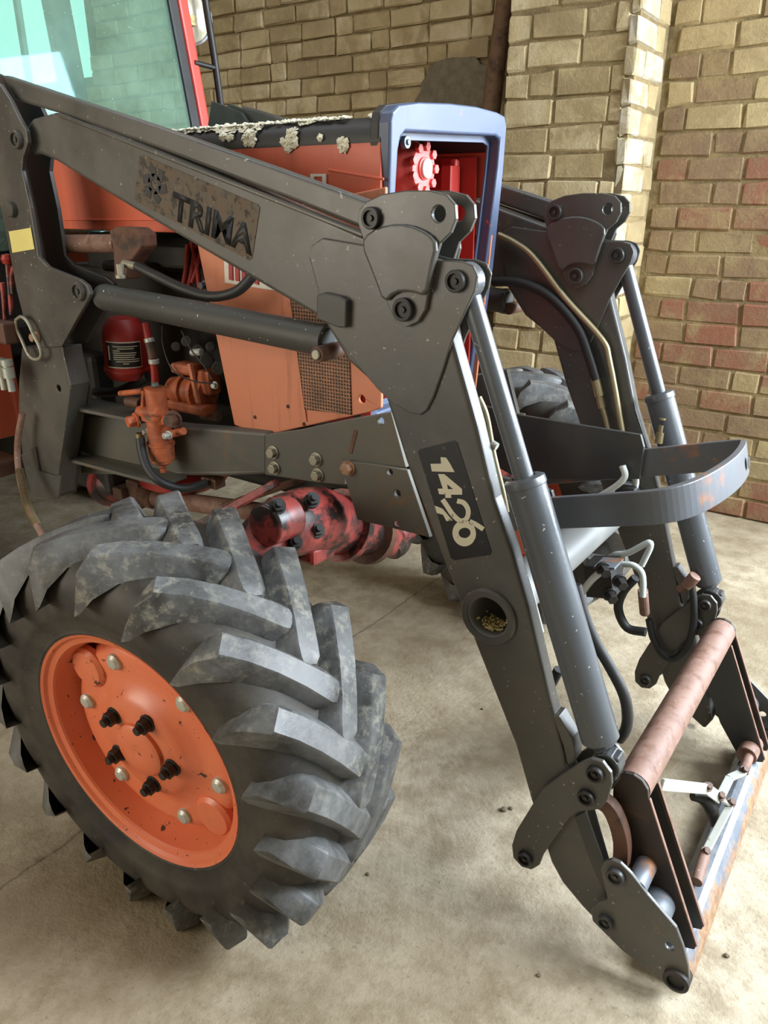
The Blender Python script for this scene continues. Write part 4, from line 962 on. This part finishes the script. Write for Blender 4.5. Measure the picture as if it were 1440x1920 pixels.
# hydraulic pipes and hoses
def pipe(name, pts, r, mat, Y=None, par=loader):
    return tube(name, [onY(p[0], p[1], Y if Y is not None else p[2]) for p in pts], r, mat, par, 10, 5)
pipe('hydraulic_pipe', [(898, 745), (912, 780), (925, 850), (942, 920), (950, 960)], .006, 'pipe_brass', -.385)
o = pipe('pipe_clip', [(922, 832), (932, 838)], .008, 'zinc', -.392)
pipe('hydraulic_pipe', [(970, 1040), (985, 1080), (1003, 1140), (1015, 1185)], .006, 'pipe_white', -.38)
pipe('hydraulic_pipe', [(935, 440), (965, 455), (1000, 482), (1060, 560), (1128, 636), (1143, 680), (1166, 806), (1180, 880)], .0085, 'pipe_brass', .372)
pipe('hydraulic_hose', [(925, 528), (975, 530), (1030, 555), (1082, 612), (1105, 670), (1118, 712)], .014, 'black_rubber', .37)
bm = bmesh.new(); a_cyl(bm, onY(1116, 708, .37), onY(1124, 742, .37), .013, seg=14); a_cyl(bm, onY(1124, 742, .37), onY(1129, 765, .37), .0105, seg=6); obj('hose_fitting', bm, 'pipe_brass', loader)
pipe('hydraulic_pipe', [(1127, 755), (1140, 806), (1150, 880)], .0075, 'pipe_brass', .37)
c7 = lambda pts: crop(pts, 880, 640, 2.571)
pipe('hydraulic_pipe', c7([(738, 600), (750, 650), (710, 695), (620, 750), (540, 780), (480, 840), (450, 900)]), .0085, 'pipe_white', .16)
pipe('hydraulic_pipe', c7([(785, 600), (802, 670), (790, 715), (740, 765), (640, 830), (560, 900)]), .0085, 'pipe_white', .20)
pipe('hydraulic_pipe', c7([(540, 930), (500, 980), (470, 1040), (450, 1090)]), .008, 'pipe_white', .02)
pipe('hydraulic_pipe', c7([(655, 1060), (700, 1030), (765, 1020), (860, 972), (872, 990), (850, 1040), (830, 1080)]), .0085, 'pipe_white', .2)
pipe('hydraulic_pipe', c7([(735, 1075), (790, 1080), (828, 1110), (838, 1160), (836, 1230)]), .0085, 'pipe_white', .22)
pipe('hydraulic_pipe', c7([(640, 1105), (590, 1150), (540, 1215)]), .010, 'pipe_white', .10)
pipe('hydraulic_hose', c7([(800, 1140), (740, 1210), (718, 1290), (760, 1380), (850, 1402)]), .013, 'black_rubber', .26)
pipe('hydraulic_hose', c7([(865, 1340), (885, 1430), (930, 1510), (985, 1530), (1050, 1470), (1080, 1370), (1082, 1260), (1072, 1180)]), .010, 'black_rubber', .36)
bm = bmesh.new(); a_cyl(bm, onY(*c7([(836, 1200)])[0], .24), onY(*c7([(845, 1310)])[0], .28), .014, seg=14); obj('hose_fitting', bm, 'rust', loader, bevel=.002)
bm = bmesh.new(); a_cyl(bm, onY(*c7([(1045, 1180)])[0], .36), onY(*c7([(1090, 1130)])[0], .36), .017, seg=14); a_cyl(bm, onY(*c7([(1010, 1200)])[0], .37), onY(*c7([(1060, 1160)])[0], .37), .012); obj('elbow_fitting', bm, 'rust', loader, bevel=.002)
vc = onY(*c7([(648, 1135)])[0], .14); RV = Matrix.Rotation(math.radians(-12), 3, 'Y')
vlv = box('valve_block', vc, (.075, .085, .09), 'black_steel', loader, RV, .003)
bm = bmesh.new(); a_box(bm, vc + Vector((.012, -.01, .047)), (.055, .07, .006), RV); obj('valve_top', bm, 'worn_steel', vlv)
for x, y in ((640, 1090), (720, 1150), (672, 1215)): hexbolt('valve_plug', onY(*c7([(x, y)])[0], .10), (.6, -.7, -.1), .014, .032, 'black_steel', vlv)
bm = bmesh.new()
cl = onY(*c7([(755, 725)])[0], .18); a_box(bm, cl, (.05, .03, .03)); cl2 = onY(*c7([(590, 768)])[0], .12); a_box(bm, cl2, (.05, .02, .02)); obj('pipe_clamp', bm, 'black_steel', loader, bevel=.003)
pipe('hydraulic_hose', [(840 + x / 2.4, 1080 + y / 2.4) for x, y in ((575, 40), (610, 170), (660, 290), (735, 420), (790, 530), (808, 620), (800, 690), (770, 735))], .0115, 'black_rubber', -.365)
pipe('hydraulic_hose', [(1048, 1255), (1030, 1290), (1012, 1330)], .011, 'black_rubber', -.36)
lathe('bleed_valve', onY(1236, 830, .385), (0, 0, 1), [(0, .012), (.03, .012), (.03, .008), (.05, .008), (.05, .004), (.065, .004), (.065, .010), (.07, .010), (.07, 0)], 'pipe_brass', loader, 12)
# near lift-cylinder feed: rusty pipe, elbow block, hose
cyl('mount_cross_pipe', onY(118, 457, -.36), onY(222, 457, -.34), .024, 'rust', loader)
bm = bmesh.new(); P_ = [onY(x, y, -.39) for x, y in ((204, 432), (218, 425), (250, 427), (264, 438), (266, 462), (238, 500), (236, 524), (214, 522), (212, 470))]; a_poly(bm, P_, Vector((0, .05, 0))); obj('elbow_block', bm, 'rust_dark', loader, bevel=.004)
cyl('hose_fitting', onY(232, 494, -.40), onY(258, 500, -.40), .010, 'bolt_steel', loader, 14)
pipe('hydraulic_hose', [(256, 499, -.40), (290, 516, -.395), (345, 542, -.38), (395, 556, -.37), (440, 548, -.36), (468, 524, -.35), (482, 500, -.34)], .0125, 'black_rubber')
# ---- lettering on the near arm
arm0 = bpy.data.objects['lift_arm']
def frame_on(p, q, Y):
    a, b = onY(*p, Y), onY(*q, Y); u = (b - a).normalized(); return a, u, (b - a).length
dec = plate('arm_decal', rounded([(258, 290), (489, 384), (471, 490), (252, 376)], 1) if False else [(262, 293), (268, 291), (484, 383), (488, 390), (473, 484), (468, 488), (256, 378), (253, 370)], YA, -.4412, -.4398, 'decal_worn', arm0, 1, 0)
a, u, Lt = frame_on((322, 411), (474, 482), YA - .0014); v = Vector((0, -1, 0)).cross(u) * -1
v = Vector((0, 1, 0)).cross(u); v = v if v.z > 0 else -v
text_mesh('brand_lettering', 'TRIMA', a + v * .004, u, v, .080, 'letter_black', dec, 0, .035, .0008, Lt / (.080 * 3.0))
lc_ = onY(290, 345, YA - .0014); bm = bmesh.new()
a_lathe(bm, lc_, (0, -1, 0), [(0, .011), (0, .022), (.0008, .022), (.0008, .011)], 24, True)
for kk in range(6):
    t = kk * math.pi / 3 + .3; e = Vector((math.cos(t), 0, math.sin(t))); e2 = Vector((math.cos(t + .5), 0, math.sin(t + .5)))
    a_bar(bm, lc_ + e * .020 + Vector((0, -.0004, 0)), lc_ + e2 * .040 + Vector((0, -.0004, 0)), .0008, .018)
obj('brand_emblem', bm, 'letter_black', dec)
d2_ = plate('number_decal', [(784, 847), (788, 842), (852, 826), (858, 830), (922, 1034), (919, 1040), (853, 1050), (846, 1046)], YA, -.4412, -.4398, 'decal_black', arm0, 1, 0)
def numeral(loops, name='numeral'):
    bm = bmesh.new(); Q = [[onY(x, y, YA - .0014) for x, y in crop(L_, 720, 563, 3.0)] for L_ in loops]
    a_poly(bm, Q[0], Vector((0, -.0007, 0)), Q[1:]); return obj(name, bm, 'lettering_white', d2_)
def ribbon(path_, w_):
    p_ = smoothpath([Vector((x, y, 0)) for x, y in path_], 5); L_, R_ = [], []
    for i_, q_ in enumerate(p_):
        t_ = (p_[min(i_ + 1, len(p_) - 1)] - p_[max(i_ - 1, 0)]).normalized(); n2 = Vector((-t_.y, t_.x, 0)) * w_ / 2
        L_.append(((q_ + n2).x, (q_ + n2).y)); R_.append(((q_ - n2).x, (q_ - n2).y))
    return L_ + R_[::-1]
ell = lambda cx, cy, rx, ry, tl: [(cx + rx * math.cos(t) * math.cos(tl) - ry * math.sin(t) * math.sin(tl), cy + rx * math.cos(t) * math.sin(tl) + ry * math.sin(t) * math.cos(tl)) for t in [2 * math.pi * i / 28 for i in range(28)]]
numeral([[(262, 920), (322, 919), (319, 882), (350, 885), (372, 918), (398, 966), (270, 962)]])
numeral([[(305, 977), (340, 978), (440, 1062), (440, 1093), (377, 1093), (380, 1111), (347, 1111), (344, 1092), (311, 1090), (303, 1060), (332, 1059)], [(356, 1034), (390, 1062), (360, 1062)]])
numeral([ribbon([(412, 1128), (450, 1140), (474, 1180), (466, 1226), (430, 1240), (388, 1205), (354, 1155), (330, 1120)], 27)])
numeral([[(286, 1155), (330, 1172), (386, 1238), (352, 1242), (333, 1206), (298, 1196)]])
numeral([ell(452, 1310, 66, 74, -.15), ell(454, 1308, 34, 29, -.15)])
numeral([ribbon([(482, 1243), (520, 1262), (560, 1288)], 26)], 'numeral_swash')

# ================================================================= SMALL LOOSE THINGS
bm = bmesh.new(); P_ = [onY(x, y, -.468) for x, y in ((17, 434), (58, 427), (65, 467), (24, 474))]; a_poly(bm, P_, Vector((0, -.0012, 0)))
tag(obj('sticky_note', bm, 'note_yellow'), 'blank yellow sticky note stuck on the grey loader tower', 'note')

for x, y, r, lab in ((945, 1520, .009, 'larger grey pebble on the floor beside the lower loader crank'), (958, 1517, .006, 'smaller pebble touching a larger one beside the loader crank'), (1362, 1793, .006, 'dark pebble on bare floor in front of the rusty carrier bar'),
                     (905, 1330, .005, 'tiny stone on the floor under the cross tube opening'), (690, 1640, .005, 'tiny stone on the floor beside the front tyre tread'), (1010, 1830, .005, 'tiny stone on the floor near the lowest carrier pin')):
    bm = bmesh.new(); bmesh.ops.create_icosphere(bm, subdivisions=2, radius=r)
    q = onZ(x, y, 0)
    for v in bm.verts: v.co = Vector((v.co.x * random.uniform(.85, 1.2), v.co.y * random.uniform(.8, 1.1), v.co.z * .6)) + Vector((q.x, q.y, r * .55))
    tag(obj('pebble', bm, 'cement_patch', None, base=True), lab, 'stone', 'stones on the floor')
